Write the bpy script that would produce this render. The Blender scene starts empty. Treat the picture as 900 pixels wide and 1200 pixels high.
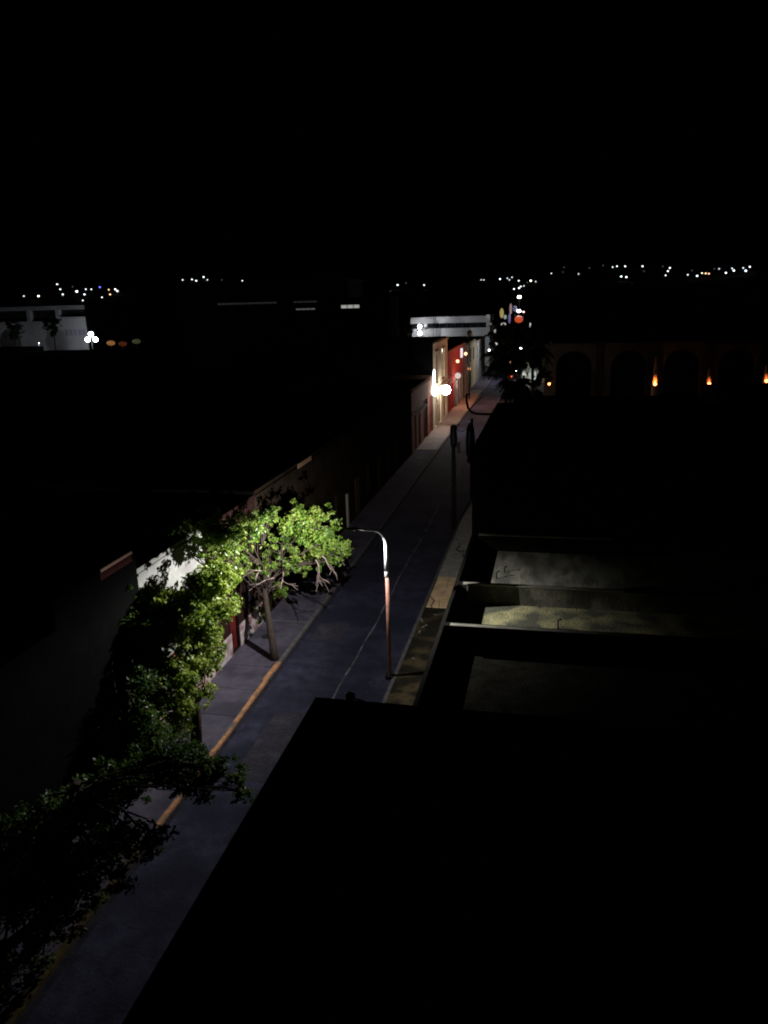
import bpy, bmesh, math, random
from mathutils import Vector, Matrix, noise as mn
R = math.radians
random.seed(7)
sc = bpy.context.scene
C = bpy.context.collection

# ------------------------------------------------------------------ camera
H = 18.0; FPX = 900.0; YAW = R(12.49965); PITCH = R(15.5); ROLL = R(1.6)
fwd = Vector((-math.sin(YAW)*math.cos(PITCH), math.cos(YAW)*math.cos(PITCH), -math.sin(PITCH)))
r0 = Vector((math.cos(YAW), math.sin(YAW), 0)); u0 = r0.cross(fwd)
rgt = r0*math.cos(ROLL) - u0*math.sin(ROLL); upv = r0*math.sin(ROLL) + u0*math.cos(ROLL)
cd = bpy.data.cameras.new('camera'); cam = bpy.data.objects.new('camera', cd); C.objects.link(cam)
cd.sensor_fit = 'VERTICAL'; cd.sensor_height = 36.0; cd.lens = 36.0*FPX/1200.0
cd.clip_start = 0.1; cd.clip_end = 9000
m3 = Matrix((rgt, upv, -fwd)).transposed()
cam.matrix_world = Matrix.Translation((0, 0, H)) @ m3.to_4x4()
sc.camera = cam

def at(x, y, Y):
    """point at street depth Y (metres) seen at photo pixel x, y"""
    d = fwd + rgt*((x-450)/FPX) + upv*((600-y)/FPX)
    return Vector((0, 0, H)) + d*(Y/d.y)

# ------------------------------------------------------------------ world, exposure (night)
w = bpy.data.worlds.new("World"); sc.world = w; w.use_nodes = True
nt = w.node_tree; nt.nodes.clear()
sky = nt.nodes.new('ShaderNodeTexSky'); sky.sky_type = 'NISHITA'; sky.sun_disc = False
sky.sun_elevation = R(-9); sky.sun_rotation = R(200)
bg = nt.nodes.new('ShaderNodeBackground'); bg.inputs[1].default_value = 0.02
wo = nt.nodes.new('ShaderNodeOutputWorld')
nt.links.new(sky.outputs[0], bg.inputs[0]); nt.links.new(bg.outputs[0], wo.inputs[0])
sc.view_settings.view_transform = 'Standard'; sc.view_settings.look = 'None'
sc.view_settings.exposure = 0.0; sc.view_settings.gamma = 1.0
try:
    sc.cycles.filter_width = 2.0; sc.cycles.use_denoising = True; sc.cycles.max_bounces = 6; sc.cycles.sample_clamp_indirect = 3.0
except Exception: pass

# ------------------------------------------------------------------ materials
MATS = {}
def mat(name, col, rough=0.85, var=0.25, scale=3.0, bump=0.15, spec=0.3, metal=0.0, col2=None, col3=None, s3=0.35, stretch=None, t3=0.56):
    if name in MATS: return MATS[name]
    m = bpy.data.materials.new(name); m.use_nodes = True; n = m.node_tree; L = n.links
    b = n.nodes['Principled BSDF']; b.inputs['Roughness'].default_value = rough
    if rough >= .85: spec = 0 if name in ('shade_black_wall', 'dark_render', 'dark_brown_render', 'tar_roof', 'dark_screed') else .06
    b.inputs['Specular IOR Level'].default_value = spec; b.inputs['Metallic'].default_value = metal
    tc = n.nodes.new('ShaderNodeTexCoord'); mp = n.nodes.new('ShaderNodeMapping')
    g = n.nodes.new('ShaderNodeNewGeometry')
    L.new(g.outputs['Position'], mp.inputs[0])
    if stretch: mp.inputs['Scale'].default_value = stretch
    nz = n.nodes.new('ShaderNodeTexNoise'); nz.inputs['Scale'].default_value = scale; nz.inputs['Detail'].default_value = 8; nz.inputs['Roughness'].default_value = .65
    L.new(mp.outputs[0], nz.inputs[0])
    rp = n.nodes.new('ShaderNodeValToRGB'); rp.color_ramp.elements[0].position = .32; rp.color_ramp.elements[1].position = .68
    a = [c*(1-var) for c in col]; c2 = col2 or [min(1, c*(1+var)) for c in col]
    rp.color_ramp.elements[0].color = (*a, 1); rp.color_ramp.elements[1].color = (*c2, 1)
    L.new(nz.outputs[0], rp.inputs[0]); out = rp.outputs[0]
    if col3:
        n3 = n.nodes.new('ShaderNodeTexNoise'); n3.inputs['Scale'].default_value = s3; n3.inputs['Detail'].default_value = 6
        L.new(mp.outputs[0], n3.inputs[0])
        r3 = n.nodes.new('ShaderNodeValToRGB'); r3.color_ramp.elements[0].position = t3-.07; r3.color_ramp.elements[1].position = t3+.07
        L.new(n3.outputs[0], r3.inputs[0])
        mx = n.nodes.new('ShaderNodeMix'); mx.data_type = 'RGBA'
        L.new(r3.outputs[0], mx.inputs[0]); L.new(out, mx.inputs[6]); mx.inputs[7].default_value = (*col3, 1); out = mx.outputs[2]
    L.new(out, b.inputs['Base Color'])
    nb = n.nodes.new('ShaderNodeTexNoise'); nb.inputs['Scale'].default_value = scale*6; nb.inputs['Detail'].default_value = 5
    L.new(mp.outputs[0], nb.inputs[0])
    bp = n.nodes.new('ShaderNodeBump'); bp.inputs['Strength'].default_value = bump; bp.inputs['Distance'].default_value = .05
    L.new(nb.outputs[0], bp.inputs['Height']); L.new(bp.outputs[0], b.inputs['Normal'])
    MATS[name] = m; return m

def emat(name, col, st, sampled=True):
    if name in MATS: return MATS[name]
    m = bpy.data.materials.new(name); m.use_nodes = True; b = m.node_tree.nodes['Principled BSDF']
    b.inputs['Base Color'].default_value = (.3, .3, .3, 1)
    b.inputs['Emission Color'].default_value = (*col, 1); b.inputs['Emission Strength'].default_value = st
    if not sampled: m.cycles.emission_sampling = 'NONE'
    MATS[name] = m; return m

def leafmat(name, c1, c2, c3):
    m = bpy.data.materials.new(name); m.use_nodes = True; n = m.node_tree; L = n.links; n.nodes.clear()
    o = n.nodes.new('ShaderNodeOutputMaterial'); df = n.nodes.new('ShaderNodeBsdfDiffuse'); tr = n.nodes.new('ShaderNodeBsdfTranslucent')
    gl = n.nodes.new('ShaderNodeBsdfGlossy'); gl.inputs['Roughness'].default_value = .45; gl.inputs['Color'].default_value = (.9, .9, .9, 1)
    mx = n.nodes.new('ShaderNodeMixShader'); mx.inputs[0].default_value = .42
    m2 = n.nodes.new('ShaderNodeMixShader'); m2.inputs[0].default_value = .025
    g = n.nodes.new('ShaderNodeNewGeometry')
    nz = n.nodes.new('ShaderNodeTexNoise'); nz.inputs['Scale'].default_value = 1.1; nz.inputs['Detail'].default_value = 4
    L.new(g.outputs['Position'], nz.inputs[0])
    ad = n.nodes.new('ShaderNodeMath'); ad.operation = 'MULTIPLY_ADD'; ad.inputs[1].default_value = .45
    L.new(g.outputs['Random Per Island'], ad.inputs[0])
    sb = n.nodes.new('ShaderNodeMath'); sb.operation = 'MULTIPLY_ADD'; sb.inputs[1].default_value = 1.6; sb.inputs[2].default_value = -.55
    L.new(nz.outputs[0], sb.inputs[0]); L.new(sb.outputs[0], ad.inputs[2])
    rp = n.nodes.new('ShaderNodeValToRGB'); e = rp.color_ramp.elements; e[0].position = .05; e[1].position = .95
    e[0].color = (*c1, 1); e[1].color = (*c3, 1); k = e.new(.5); k.color = (*c2, 1)
    L.new(ad.outputs[0], rp.inputs[0])
    L.new(rp.outputs[0], df.inputs[0]); L.new(rp.outputs[0], tr.inputs[0])
    L.new(df.outputs[0], mx.inputs[1]); L.new(tr.outputs[0], mx.inputs[2]); L.new(mx.outputs[0], m2.inputs[1]); L.new(gl.outputs[0], m2.inputs[2])
    L.new(m2.outputs[0], o.inputs[0]); return m

# ------------------------------------------------------------------ helpers
def bx(bm, x0, x1, y0, y1, z0, z1, mi=0):
    v = [bm.verts.new(p) for p in ((x0,y0,z0),(x1,y0,z0),(x1,y1,z0),(x0,y1,z0),(x0,y0,z1),(x1,y0,z1),(x1,y1,z1),(x0,y1,z1))]
    for f in ((3,2,1,0),(4,5,6,7),(0,1,5,4),(1,2,6,5),(2,3,7,6),(3,0,4,7)):
        fc = bm.faces.new([v[i] for i in f]); fc.material_index = mi
def tube(bm, pts, rad, seg=10, mi=0, caps=True):
    """swept tube through pts with one radius per point"""
    pts = [Vector(p) for p in pts]; rings = []
    if not hasattr(rad, '__len__'): rad = [rad]*len(pts)
    prev = None
    for i, p in enumerate(pts):
        d = (pts[min(i+1, len(pts)-1)] - pts[max(i-1, 0)]).normalized()
        if prev is None:
            a = d.orthogonal().normalized()
        else:
            a = (prev - d*prev.dot(d)).normalized()
        prev = a; b = d.cross(a)
        rings.append([bm.verts.new(p + (a*math.cos(t) + b*math.sin(t))*rad[i]) for t in [2*math.pi*k/seg for k in range(seg)]])
    for i in range(len(rings)-1):
        for k in range(seg):
            f = bm.faces.new((rings[i][k], rings[i][(k+1)%seg], rings[i+1][(k+1)%seg], rings[i+1][k])); f.smooth = True; f.material_index = mi
    if caps:
        bm.faces.new(rings[0][::-1]).material_index = mi; bm.faces.new(rings[-1]).material_index = mi
def ball(bm, c, r, seg=12, mi=0, sz=1.0):
    q = bmesh.ops.create_uvsphere(bm, u_segments=seg, v_segments=max(6, seg//2), radius=r)
    for v in q['verts']:
        v.co = Vector((v.co.x, v.co.y, v.co.z*sz)) + Vector(c)
    for f in {f for v in q['verts'] for f in v.link_faces}: f.smooth = True; f.material_index = mi
def obj(name, bm, m, parent=None, label=None):
    me = bpy.data.meshes.new(name); bm.to_mesh(me); bm.free()
    for k in (m if isinstance(m, (list, tuple)) else [m]): me.materials.append(k)
    o = bpy.data.objects.new(name, me); C.objects.link(o)
    if parent:
        o.parent = parent; o.matrix_parent_inverse = Matrix.Translation(-parent.location)
    if label: o['label'] = label
    return o
def recentre(o, c):
    c = Vector(c); o.data.transform(Matrix.Translation(-c)); o.location = c
def tag(o, label, cat, group=None, kind=None):
    o['label'] = label; o['category'] = cat
    if group: o['group'] = group
    if kind: o['kind'] = kind
    return o
def thing(name, label, cat, loc, group=None):
    o = bpy.data.objects.new(name, None); C.objects.link(o); o.location = loc; o.empty_display_size = .3
    return tag(o, label, cat, group)
def struct(name, bm, m, label=None, kind='structure'):
    o = obj(name, bm, m); o['kind'] = kind
    if label: o['label'] = label
    return o
def lamp(name, loc, power, col, parent=None, radius=.08, typ='POINT'):
    l = bpy.data.lights.new(name, typ); l.energy = power; l.color = col; l.shadow_soft_size = 0.0
    o = bpy.data.objects.new(name, l); C.objects.link(o); o.location = loc
    if parent:
        o.parent = parent; o.matrix_parent_inverse = Matrix.Translation(-parent.location)
    return o
def bev(o, wd=.02, seg=2):
    m = o.modifiers.new('bevel', 'BEVEL'); m.width = wd; m.segments = seg; m.limit_method = 'ANGLE'; return o

# ------------------------------------------------------------------ street constants (metres)
FL = -16.0     # left facade line
KL = -13.2     # left kerb
KR = -7.2      # right kerb
FR = -4.35     # right facade line
SWZ = .14

# palette
M_asph = mat('asphalt', (.043,.043,.074), .9, .42, 1.6, .35, .35, col3=(.026,.027,.047), s3=.28, t3=.5)
M_swL = mat('sidewalk_concrete', (.088,.078,.106), .9, .25, 2.2, .3, .25, col3=(.055,.050,.070), s3=.5)
M_swR = mat('sidewalk_mottled', (.085,.065,.036), .95, .5, 1.8, .8, .2, col3=(.022,.020,.014), s3=.9, t3=.47)  # mottled brown, darker than the slabs beyond
M_tan = mat('tan_paving', (.80,.56,.34), .9, .25, 1.5, .5, .2, col3=(.60,.48,.2), s3=.6)
M_grey = mat('grey_paving', (.42,.40,.36), .9, .25, 2.0, .3, .2)
M_kerb = mat('kerb_concrete', (.12,.115,.115), .9, .3, 3, .3)
M_joint = mat('joint', (.02,.02,.022), .95, .2, 3, .1)
M_yel = mat('kerb_yellow', (.46,.22,.105), .75, .35, 5, .3, .3, col3=(.17,.12,.08), s3=1.6, t3=.57)
M_white = mat('white_stucco', (.17,.17,.16), .9, .15, 1.5, .25, col3=(.12,.115,.11), s3=.7, t3=.6)
M_pink = mat('peeled_plinth', (.5,.4,.38), .9, .3, 2.5, .4, col3=(.25,.13,.12), s3=1.8)
M_salm = mat('salmon_stucco', (.24,.13,.085), .9, .25, 1.0, .2)
M_cream = mat('cream_stucco', (.60,.48,.32), .85, .15, .8, .2)
M_pinkst = mat('pink_stucco', (.48,.36,.32), .85, .15, .8, .2)
M_red = mat('red_paint', (.20,.022,.016), .86, .2, 1.0, .1)
M_dred = mat('dark_red_paint', (.08,.010,.009), .86, .3, 1.0, .1)
M_brn = mat('brown_wood', (.10,.045,.028), .86, .3, 2.0, .2, stretch=(1,1,.1))
M_tanw = mat('tan_wood', (.36,.22,.12), .6, .2, 2.0, .2, stretch=(1,1,.1))
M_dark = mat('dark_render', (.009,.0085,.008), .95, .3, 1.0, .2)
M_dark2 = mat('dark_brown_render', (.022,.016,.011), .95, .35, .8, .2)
M_roofd = mat('tar_roof', (.012,.012,.013), .95, .3, .8, .3)
M_beige = mat('beige_stucco', (.30,.26,.18), .9, .2, .6, .2)
M_roof1 = mat('screed_roof', (.40,.385,.31), .92, .3, 1.2, .5, col3=(.17,.17,.14), s3=.55, t3=.52, stretch=(1.6,.5,1))
M_roof2 = mat('mossy_roof', (.40,.37,.20), .95, .45, 1.6, .8, col3=(.12,.12,.09), s3=.8, t3=.5)
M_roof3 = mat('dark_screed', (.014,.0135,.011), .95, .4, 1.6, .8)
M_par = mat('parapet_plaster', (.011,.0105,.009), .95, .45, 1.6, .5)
M_cope = mat('coping', (.34,.33,.28), .9, .3, 1.5, .3)
M_galv = mat('galvanised', (.8,.8,.82), .38, .08, 4, .05, .6, .25)
M_polr = mat('faded_red_paint', (.66,.33,.25), .42, .3, 3, .08, .5)
M_black = mat('black_metal', (.012,.012,.013), .5, .2, 4, .05)
M_conc = mat('pole_concrete', (.015,.015,.014), .9, .2, 4, .2)
M_bark = mat('bark', (.06,.045,.038), .95, .35, 9, .9, .15)
M_twig = mat('twig', (.36,.27,.25), .9, .3, 9, .4, .15)
M_glass = mat('window_glass', (.012,.013,.016), .12, .1, 1, 0, .5)
M_shade = mat('shade_black_wall', (.003,.003,.003), .95, .2, 1, .1)  # near-black colour stands in for shade on these walls
M_greyw = mat('white_painted_wall', (.66,.65,.65), .85, .08, .4, .1, col3=(.5,.48,.48), s3=.25, t3=.62)
M_line = mat('lane_paint', (.18,.175,.19), .9, .3, 4, .2, .3, col3=(.07,.07,.085), s3=1.3, t3=.56)
M_ground = mat('ground_soil', (.03,.03,.027), .95, .3, .05, .1)
M_hill = mat('hill_scrub', (.02,.023,.016), .95, .4, .02, .1)

# ------------------------------------------------------------------ ground, hills
def hill(x, y):
    r = math.hypot(x, y); t = min(1, max(0, (r-430)/1300)); t = t*t*(3-2*t)
    return t*(112 + 26*mn.noise(Vector((x*.0022, y*.0022, 3.1))) + 10*mn.noise(Vector((x*.009, y*.009, 1.1))))
bm = bmesh.new()
gv = [bm.verts.new(p) for p in ((-700,-500,-.02),(700,-500,-.02),(700,520,-.02),(-700,520,-.02))]
bm.faces.new(gv); struct('ground', bm, M_ground, 'dark ground under the town blocks')
bm = bmesh.new(); NA, NR = 150, 46; grid = []
for i in range(NR+1):
    rr = 420 + (3200-420)*(i/NR)**1.25; row = []
    for j in range(NA+1):
        a = R(-75 + 150*j/NA); x = rr*math.sin(a); y = rr*math.cos(a)
        row.append(bm.verts.new((x, y, hill(x, y) - (.06 if i == 0 else 0))))
    grid.append(row)
for i in range(NR):
    for j in range(NA): bm.faces.new((grid[i][j], grid[i][j+1], grid[i+1][j+1], grid[i+1][j]))
struct('hills', bm, M_hill, 'dark hills rising behind the town')

# ------------------------------------------------------------------ street
def sheet(x0, x1, y0, y1, z, ny=1):
    bm = bmesh.new()
    for k in range(ny):
        a = y0+(y1-y0)*k/ny; b = y0+(y1-y0)*(k+1)/ny
        bm.faces.new([bm.verts.new(p) for p in ((x0,a,z),(x1,a,z),(x1,b,z),(x0,b,z))])
    return bm
struct('road', sheet(KL, KR, -10, 520, .004), M_asph, 'narrow asphalt street running away from the camera')
def kerb(x0, x1, y0, y1, step=1.0):
    bm = bmesh.new(); y = y0
    while y < y1-.01:
        b = min(y1, y+step); d = random.uniform(-.008, .008)
        bx(bm, x0+d, x1+d, y+.006, b-.006, -.01, SWZ+random.uniform(-.004,.004)); y = b
    return bm
k1 = struct('kerb', kerb(KL-.18, KL, -5, 200), M_kerb, 'concrete kerb on the left side of the street')
k2 = struct('kerb', kerb(KR, KR+.18, -5, 200), M_kerb, 'concrete kerb on the right side of the street')
# left sidewalk, cut into cast bays with joints
bm = bmesh.new(); y = -5
while y < 200:
    b = y + 2.4
    xa = FL
    bx(bm, xa, KL-.185, y+.012, b-.012, -.01, SWZ-.004 + random.uniform(-.004, .004)); y = b
struct('sidewalk', bm, M_swL, 'grey concrete sidewalk along the left houses')
bm = bmesh.new(); y = 91.2
while y < 150:
    bx(bm, FL, KL-.19, y+.02, y+3.6, SWZ-.003, SWZ+.02+random.uniform(0,.012)); y += 3.64
struct('sidewalk', bm, mat('tan_tiles', (.25,.165,.12), .8, .3, .8, .2), 'tan tiled sidewalk before the salmon and red houses')
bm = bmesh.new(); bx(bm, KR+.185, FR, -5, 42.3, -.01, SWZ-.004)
struct('sidewalk', bm, M_swR, 'mottled brown sidewalk at the foot of the lamp post')
bm = bmesh.new()
gy = [42.35, 43.8, 45.4, 46.5, 47.55]; gx = [KR+.22, KR+.98, KR+1.75, FR-.02]
gp = [[(xx+(random.uniform(-.2,.2) if 0 < i < 3 else 0), yy+(random.uniform(-.2,.2) if 0 < j < 4 else 0)) for i, xx in enumerate(gx)] for j, yy in enumerate(gy)]
for j in range(4):
    for i in range(3):
        q4 = [gp[j][i], gp[j][i+1], gp[j+1][i+1], gp[j+1][i]]; cx = sum(p[0] for p in q4)/4; cy = sum(p[1] for p in q4)/4; dz = random.uniform(0, .025)
        q4 = [(cx+(p[0]-cx)*.965, cy+(p[1]-cy)*.975) for p in q4]
        lo = [bm.verts.new((p[0], p[1], 0)) for p in q4]; hi = [bm.verts.new((p[0], p[1], SWZ+.02+dz)) for p in q4]
        bm.faces.new(hi)
        for q in range(4): bm.faces.new((lo[q], lo[(q+1)%4], hi[(q+1)%4], hi[q]))
struct('sidewalk', bm, M_tan, 'cracked tan paving slabs on the right sidewalk')
bm = bmesh.new(); bx(bm, KR+.185, FR, 47.6, 200, -.01, SWZ-.004)
struct('sidewalk', bm, M_grey, 'pale grey right sidewalk beyond the tan slabs')
# yellow paint on the kerb
bm = bmesh.new(); y = 12.0
while y < 34.0:
    b = min(34.0, y+1.0); off = .05*math.sin(y*1.7); off += (.1 if y < 29.3 else 0)
    if y < 19.9 or 19.5 < y < 20.6: y = b; continue
    bx(bm, KL-.21+off, KL+.012+.3*off, y+.004, b-.004, SWZ-.1, SWZ+.012); y = b
struct('kerb_paint', bm, M_yel, 'worn orange-yellow paint along the left kerb')
bm = bmesh.new(); bx(bm, KL-.27, KL+.012, 8, 20.4, SWZ-.1, SWZ+.010)
struct('kerb_paint', bm, mat('shaded_kerb_yellow', (.075,.055,.025), .9, .4, 4, .3, .1, col3=(.05,.045,.04), s3=1.2), 'yellow paint with tree shade in its colour on the nearest kerb')  # tree shade on the kerb put into a darker yellow
# lane line: thin, worn, slightly wandering
bm = bmesh.new(); y = 14.0; pv = None
while y < 92:
    x = -9.55 + .05*math.sin(y*.35) + .03*math.sin(y*1.3); wd = .04+.012*math.sin(y*2.3)
    a = bm.verts.new((x-wd, y, .008)); b = bm.verts.new((x+wd, y, .008))
    if pv and not (56 < y < 58.5 or 66 < y < 71): bm.faces.new((pv[0], pv[1], b, a))
    pv = (a, b); y += .5
struct('lane_marking', bm, M_line, 'thin worn white lane line down the street')
# gutter line and patched asphalt
struct('gutter', sheet(KL+.015, KL+.24, -5, 200, .008), mat('gutter_grime', (.028,.026,.034), .95, .4, 2.5, .4), 'dark grimy gutter along the left kerb')
def patch(pts, lab):
    bm = bmesh.new(); rr = random.Random(len(lab)); v = []
    for (x0, y0), (x1, y1) in zip(pts, pts[1:]+pts[:1]):
        for k in range(8): v.append(bm.verts.new((x0+(x1-x0)*k/8+rr.uniform(-.03,.03), y0+(y1-y0)*k/8+rr.uniform(-.05,.05), .008)))
    bm.faces.new(v); struct('road_patch', bm, mat('patched_asphalt', (.048,.045,.060), .95, .35, 5, .8, col3=(.075,.07,.09), s3=1.2, t3=.6), lab)
patch([(-11.9,24.2),(-10.3,24.4),(-10.2,29.8),(-11.8,29.4)], 'darker patched strip of asphalt in the near lane')
patch([(-12.6,37.0),(-11.0,37.2),(-10.9,39.6),(-12.7,39.4)], 'darker patch of asphalt beside the leaning tree')
patch([(-9.2,18.2),(-8.1,18.0),(-8.2,22.5),(-9.1,22.7)], 'small dark asphalt patch beyond the near roof')
# driveway joint lines over the sidewalk beyond the tree
bm = bmesh.new(); bx(bm, FL+.4, KL-.2, 39.0, 39.12, SWZ-.004, SWZ+.012); bx(bm, FL+.5, KL-.9, 43.9, 44.0, SWZ-.004, SWZ+.010)
struct('sidewalk_seam', bm, M_kerb, 'raised seams crossing the left sidewalk')
# manhole cover on the left sidewalk
def manhole(x, y, z, r, lab):
    bm = bmesh.new(); tube(bm, [(0,0,-.02),(0,0,.012)], r, 24)
    for k in range(-2, 3): bx(bm, k*r*.3-.015, k*r*.3+.015, -r*.6, r*.6, .012, .02)
    o = obj('manhole_cover', bm, mat('cast_iron', (.03,.03,.032), .6, .3, 6, .2, .4, .5)); o.location = (x, y, z)
    return tag(o, lab, 'manhole cover', 'manhole covers')
manhole(-15.0, 36.9, SWZ, .33, 'round iron cover in left sidewalk beside the tree trunk')
manhole(-14.6, 86.5, SWZ, .4, 'iron cover in left sidewalk before the salmon house')

# ------------------------------------------------------------------ buildings
def facade(bm, X, y0, y1, z0, z1, holes, depth=.25, sgn=1, mi=0):
    """wall skin in the plane x = X (facing sgn*x) with rectangular openings (ya, yb, za, zb)"""
    ys = sorted({y0, y1, *[h[0] for h in holes], *[h[1] for h in holes]})
    zs = sorted({z0, z1, *[h[2] for h in holes], *[h[3] for h in holes]})
    vc = {}
    def V(x, y, z):
        k = (round(x,4), round(y,4), round(z,4))
        if k not in vc: vc[k] = bm.verts.new((x, y, z))
        return vc[k]
    def F(*p):
        f = bm.faces.new([V(*q) for q in p]); f.material_index = mi
    for a, b in zip(ys, ys[1:]):
        for c, d in zip(zs, zs[1:]):
            my, mz = (a+b)/2, (c+d)/2
            if any(h[0] < my < h[1] and h[2] < mz < h[3] for h in holes): continue
            F((X,a,c),(X,b,c),(X,b,d),(X,a,d))
    Xi = X - sgn*depth
    for a, b, c, d in holes:
        F((X,a,c),(X,a,d),(Xi,a,d),(Xi,a,c)); F((X,b,c),(X,b,d),(Xi,b,d),(Xi,b,c))
        F((X,a,d),(X,b,d),(Xi,b,d),(Xi,a,d))
        if c > z0+.02: F((X,a,c),(X,b,c),(Xi,b,c),(Xi,a,c))

def house(name, label, x0, x1, y0, y1, h, wm, rm=None, par=.5, holes=(), side=1, pt=.2, group=None, cornice=None, cat='house', cope=None, plinth=None, sidem=None):
    """flat-roofed house whose street face is x = x1 (side=1) or x = x0 (side=-1)
    holes: (kind, ya, yb, za, zb, material)"""
    g = .004; y0 += g; y1 -= g
    t = thing(name, label, cat, ((x0+x1)/2, (y0+y1)/2, 0), group)
    bm = bmesh.new(); X = x1 if side == 1 else x0
    hs = [(a, b, c, d) for (_, a, b, c, d, _m) in holes]
    facade(bm, X, y0, y1, 0, h, hs, .25, side)
    xi = X - side*.26; xo = x0 if side == 1 else x1; lo, hi = min(xi, xo), max(xi, xo)
    # other three walls and inner backing as one shell
    def q(*p): bm.faces.new([bm.verts.new(v) for v in p])
    xa, xb = x0, x1
    nf0 = len(bm.faces)
    q((xa,y0,0),(xb,y0,0),(xb,y0,h),(xa,y0,h)); q((xa,y1,0),(xb,y1,0),(xb,y1,h),(xa,y1,h)); q((xo,y0,0),(xo,y1,0),(xo,y1,h),(xo,y0,h))
    q((xi,y0,0),(xi,y1,0),(xi,y1,h-par-.05),(xi,y0,h-par-.05))
    # parapet tops and inner faces
    bm.faces.ensure_lookup_table()
    for f in bm.faces[nf0:]: f.material_index = 1 if sidem else 0  # side walls get a darker colour in place of shade
    zr = h-par
    q((xa,y0,h),(xb,y0,h),(xb,y0+pt,h),(xa,y0+pt,h)); q((xa,y1-pt,h),(xb,y1-pt,h),(xb,y1,h),(xa,y1,h))
    q((xa,y0+pt,h),(xa+pt,y0+pt,h),(xa+pt,y1-pt,h),(xa,y1-pt,h)); q((xb-pt,y0+pt,h),(xb,y0+pt,h),(xb,y1-pt,h),(xb-pt,y1-pt,h))
    q((xa+pt,y0+pt,zr),(xb-pt,y0+pt,zr),(xb-pt,y0+pt,h),(xa+pt,y0+pt,h)); q((xa+pt,y1-pt,zr),(xb-pt,y1-pt,zr),(xb-pt,y1-pt,h),(xa+pt,y1-pt,h))
    q((xa+pt,y0+pt,zr),(xa+pt,y1-pt,zr),(xa+pt,y1-pt,h),(xa+pt,y0+pt,h)); q((xb-pt,y0+pt,zr),(xb-pt,y1-pt,zr),(xb-pt,y1-pt,h),(xb-pt,y0+pt,h))
    obj('wall', bm, [wm, sidem] if sidem else wm, t)
    bm = bmesh.new(); bx(bm, xa+pt+.003, xb-pt-.003, y0+pt+.003, y1-pt-.003, zr-.15, zr); obj('roof', bm, rm or M_roofd, t)
    if cope:
        bm = bmesh.new(); e = .03
        bx(bm, xa-e, xb+e, y0-0, y0+pt+e, h+.002, h+.06); bx(bm, xa-e, xb+e, y1-pt-e, y1, h+.002, h+.06)
        bx(bm, xb-pt-e, xb+e, y0+pt+e, y1-pt-e, h+.002, h+.06); bx(bm, xa-e, xa+pt+e, y0+pt+e, y1-pt-e, h+.002, h+.06)
        obj('coping', bm, cope, t)
    if cornice:
        for (z, d, th, cm) in cornice:
            bm = bmesh.new(); bx(bm, min(X, X+side*d)+.0015*side, max(X, X+side*d), y0, y1, z, z+th); obj('cornice', bm, cm, t)
    if plinth:
        bm = bmesh.new(); ph, pm = plinth; dl = sorted([(a, b) for (a, b, c, d) in hs if c < ph]); y = y0
        for a, b in dl+[(y1, y1)]:
            if a > y+.02: bx(bm, min(X, X+side*.04)+.0015*side, max(X, X+side*.04), y, a, 0, ph)
            y = b
        obj('plinth', bm, pm, t)
    for (kind, a, b, c, d, hm) in holes:
        xp = X - side*.2
        bm = bmesh.new()
        if kind == 'door':
            bx(bm, min(xp, xp-side*.05), max(xp, xp-side*.05), a, b, c+.0, d)
            mid = (a+b)/2
            bx(bm, min(xp, xp+side*.015), max(xp, xp+side*.015), mid-.03, mid+.03, c, d)
            for (pa, pb) in ((a+.12*(b-a), mid-.06*(b-a)), (mid+.06*(b-a), b-.12*(b-a))):
                for (pc, pd) in ((c+.08*(d-c), c+.38*(d-c)), (c+.46*(d-c), c+.92*(d-c))):
                    bx(bm, min(xp, xp+side*.03), max(xp, xp+side*.03), pa, pb, pc, pd)
            o = obj('door', bm, hm, t)
            bm = bmesh.new(); hz = c+1.05; bx(bm, min(xp, xp+side*.08), max(xp, xp+side*.08), mid+.05, mid+.1, hz, hz+.16); obj('handle', bm, M_black, t); C.objects[-1].parent = o; C.objects[-1].matrix_parent_inverse = Matrix.Translation(-t.location)
        else:
            bx(bm, min(xp, xp-side*.04), max(xp, xp-side*.04), a, b, c, d)
            fr = bmesh.new(); e = .07
            for (fa, fb, fc_, fd) in ((a, a+e, c, d), (b-e, b, c, d), (a+e, b-e, c, c+e), (a+e, b-e, d-e, d), ((a+b)/2-.03, (a+b)/2+.03, c+e, d-e)):
                bx(fr, min(xp+side*.004, xp+side*.06), max(xp+side*.004, xp+side*.06), fa, fb, fc_, fd)
            o = obj('window', bm, M_glass, t)
            f2 = obj('frame', fr, hm, t); f2.parent = o; f2.matrix_parent_inverse = Matrix.Translation(-t.location)
    return t

D = 'door'; W = 'window'
# ---- left row
house('row_house', 'dark flat-roofed house at the lower left behind the nearest tree', -30, FL, 2, 20.9, 7.6, M_shade, holes=[(D,6,7.4,.15,3,M_brn),(W,11,12.4,1.2,3.4,M_brn),(W,15,16.4,1.2,3.4,M_brn)])
h1 = house('row_house', 'dark house with thin red-orange parapet edge left of white wall', -30, FL-.0, 20.9, 26.2, 8.62, M_shade, holes=[(D,22.6,24,.15,3,M_brn)])
bm = bmesh.new(); bx(bm, FL-.16, FL+.07, 23.7, 25.9, 8.625, 8.74); obj('parapet_edge', bm, mat('pale_red_tile', (.80,.45,.35), .8, .2, 3, .2), h1, 'short pale red tile edge on the parapet')
bm = bmesh.new(); bx(bm, FL+.004, FL+.02, 23.7, 25.9, 8.3, 8.6); obj('painted_band', bm, mat('dull_red_band', (.035,.008,.006), .9, .4, 2, .2), h1, 'dark red painted band below the edge')
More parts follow.
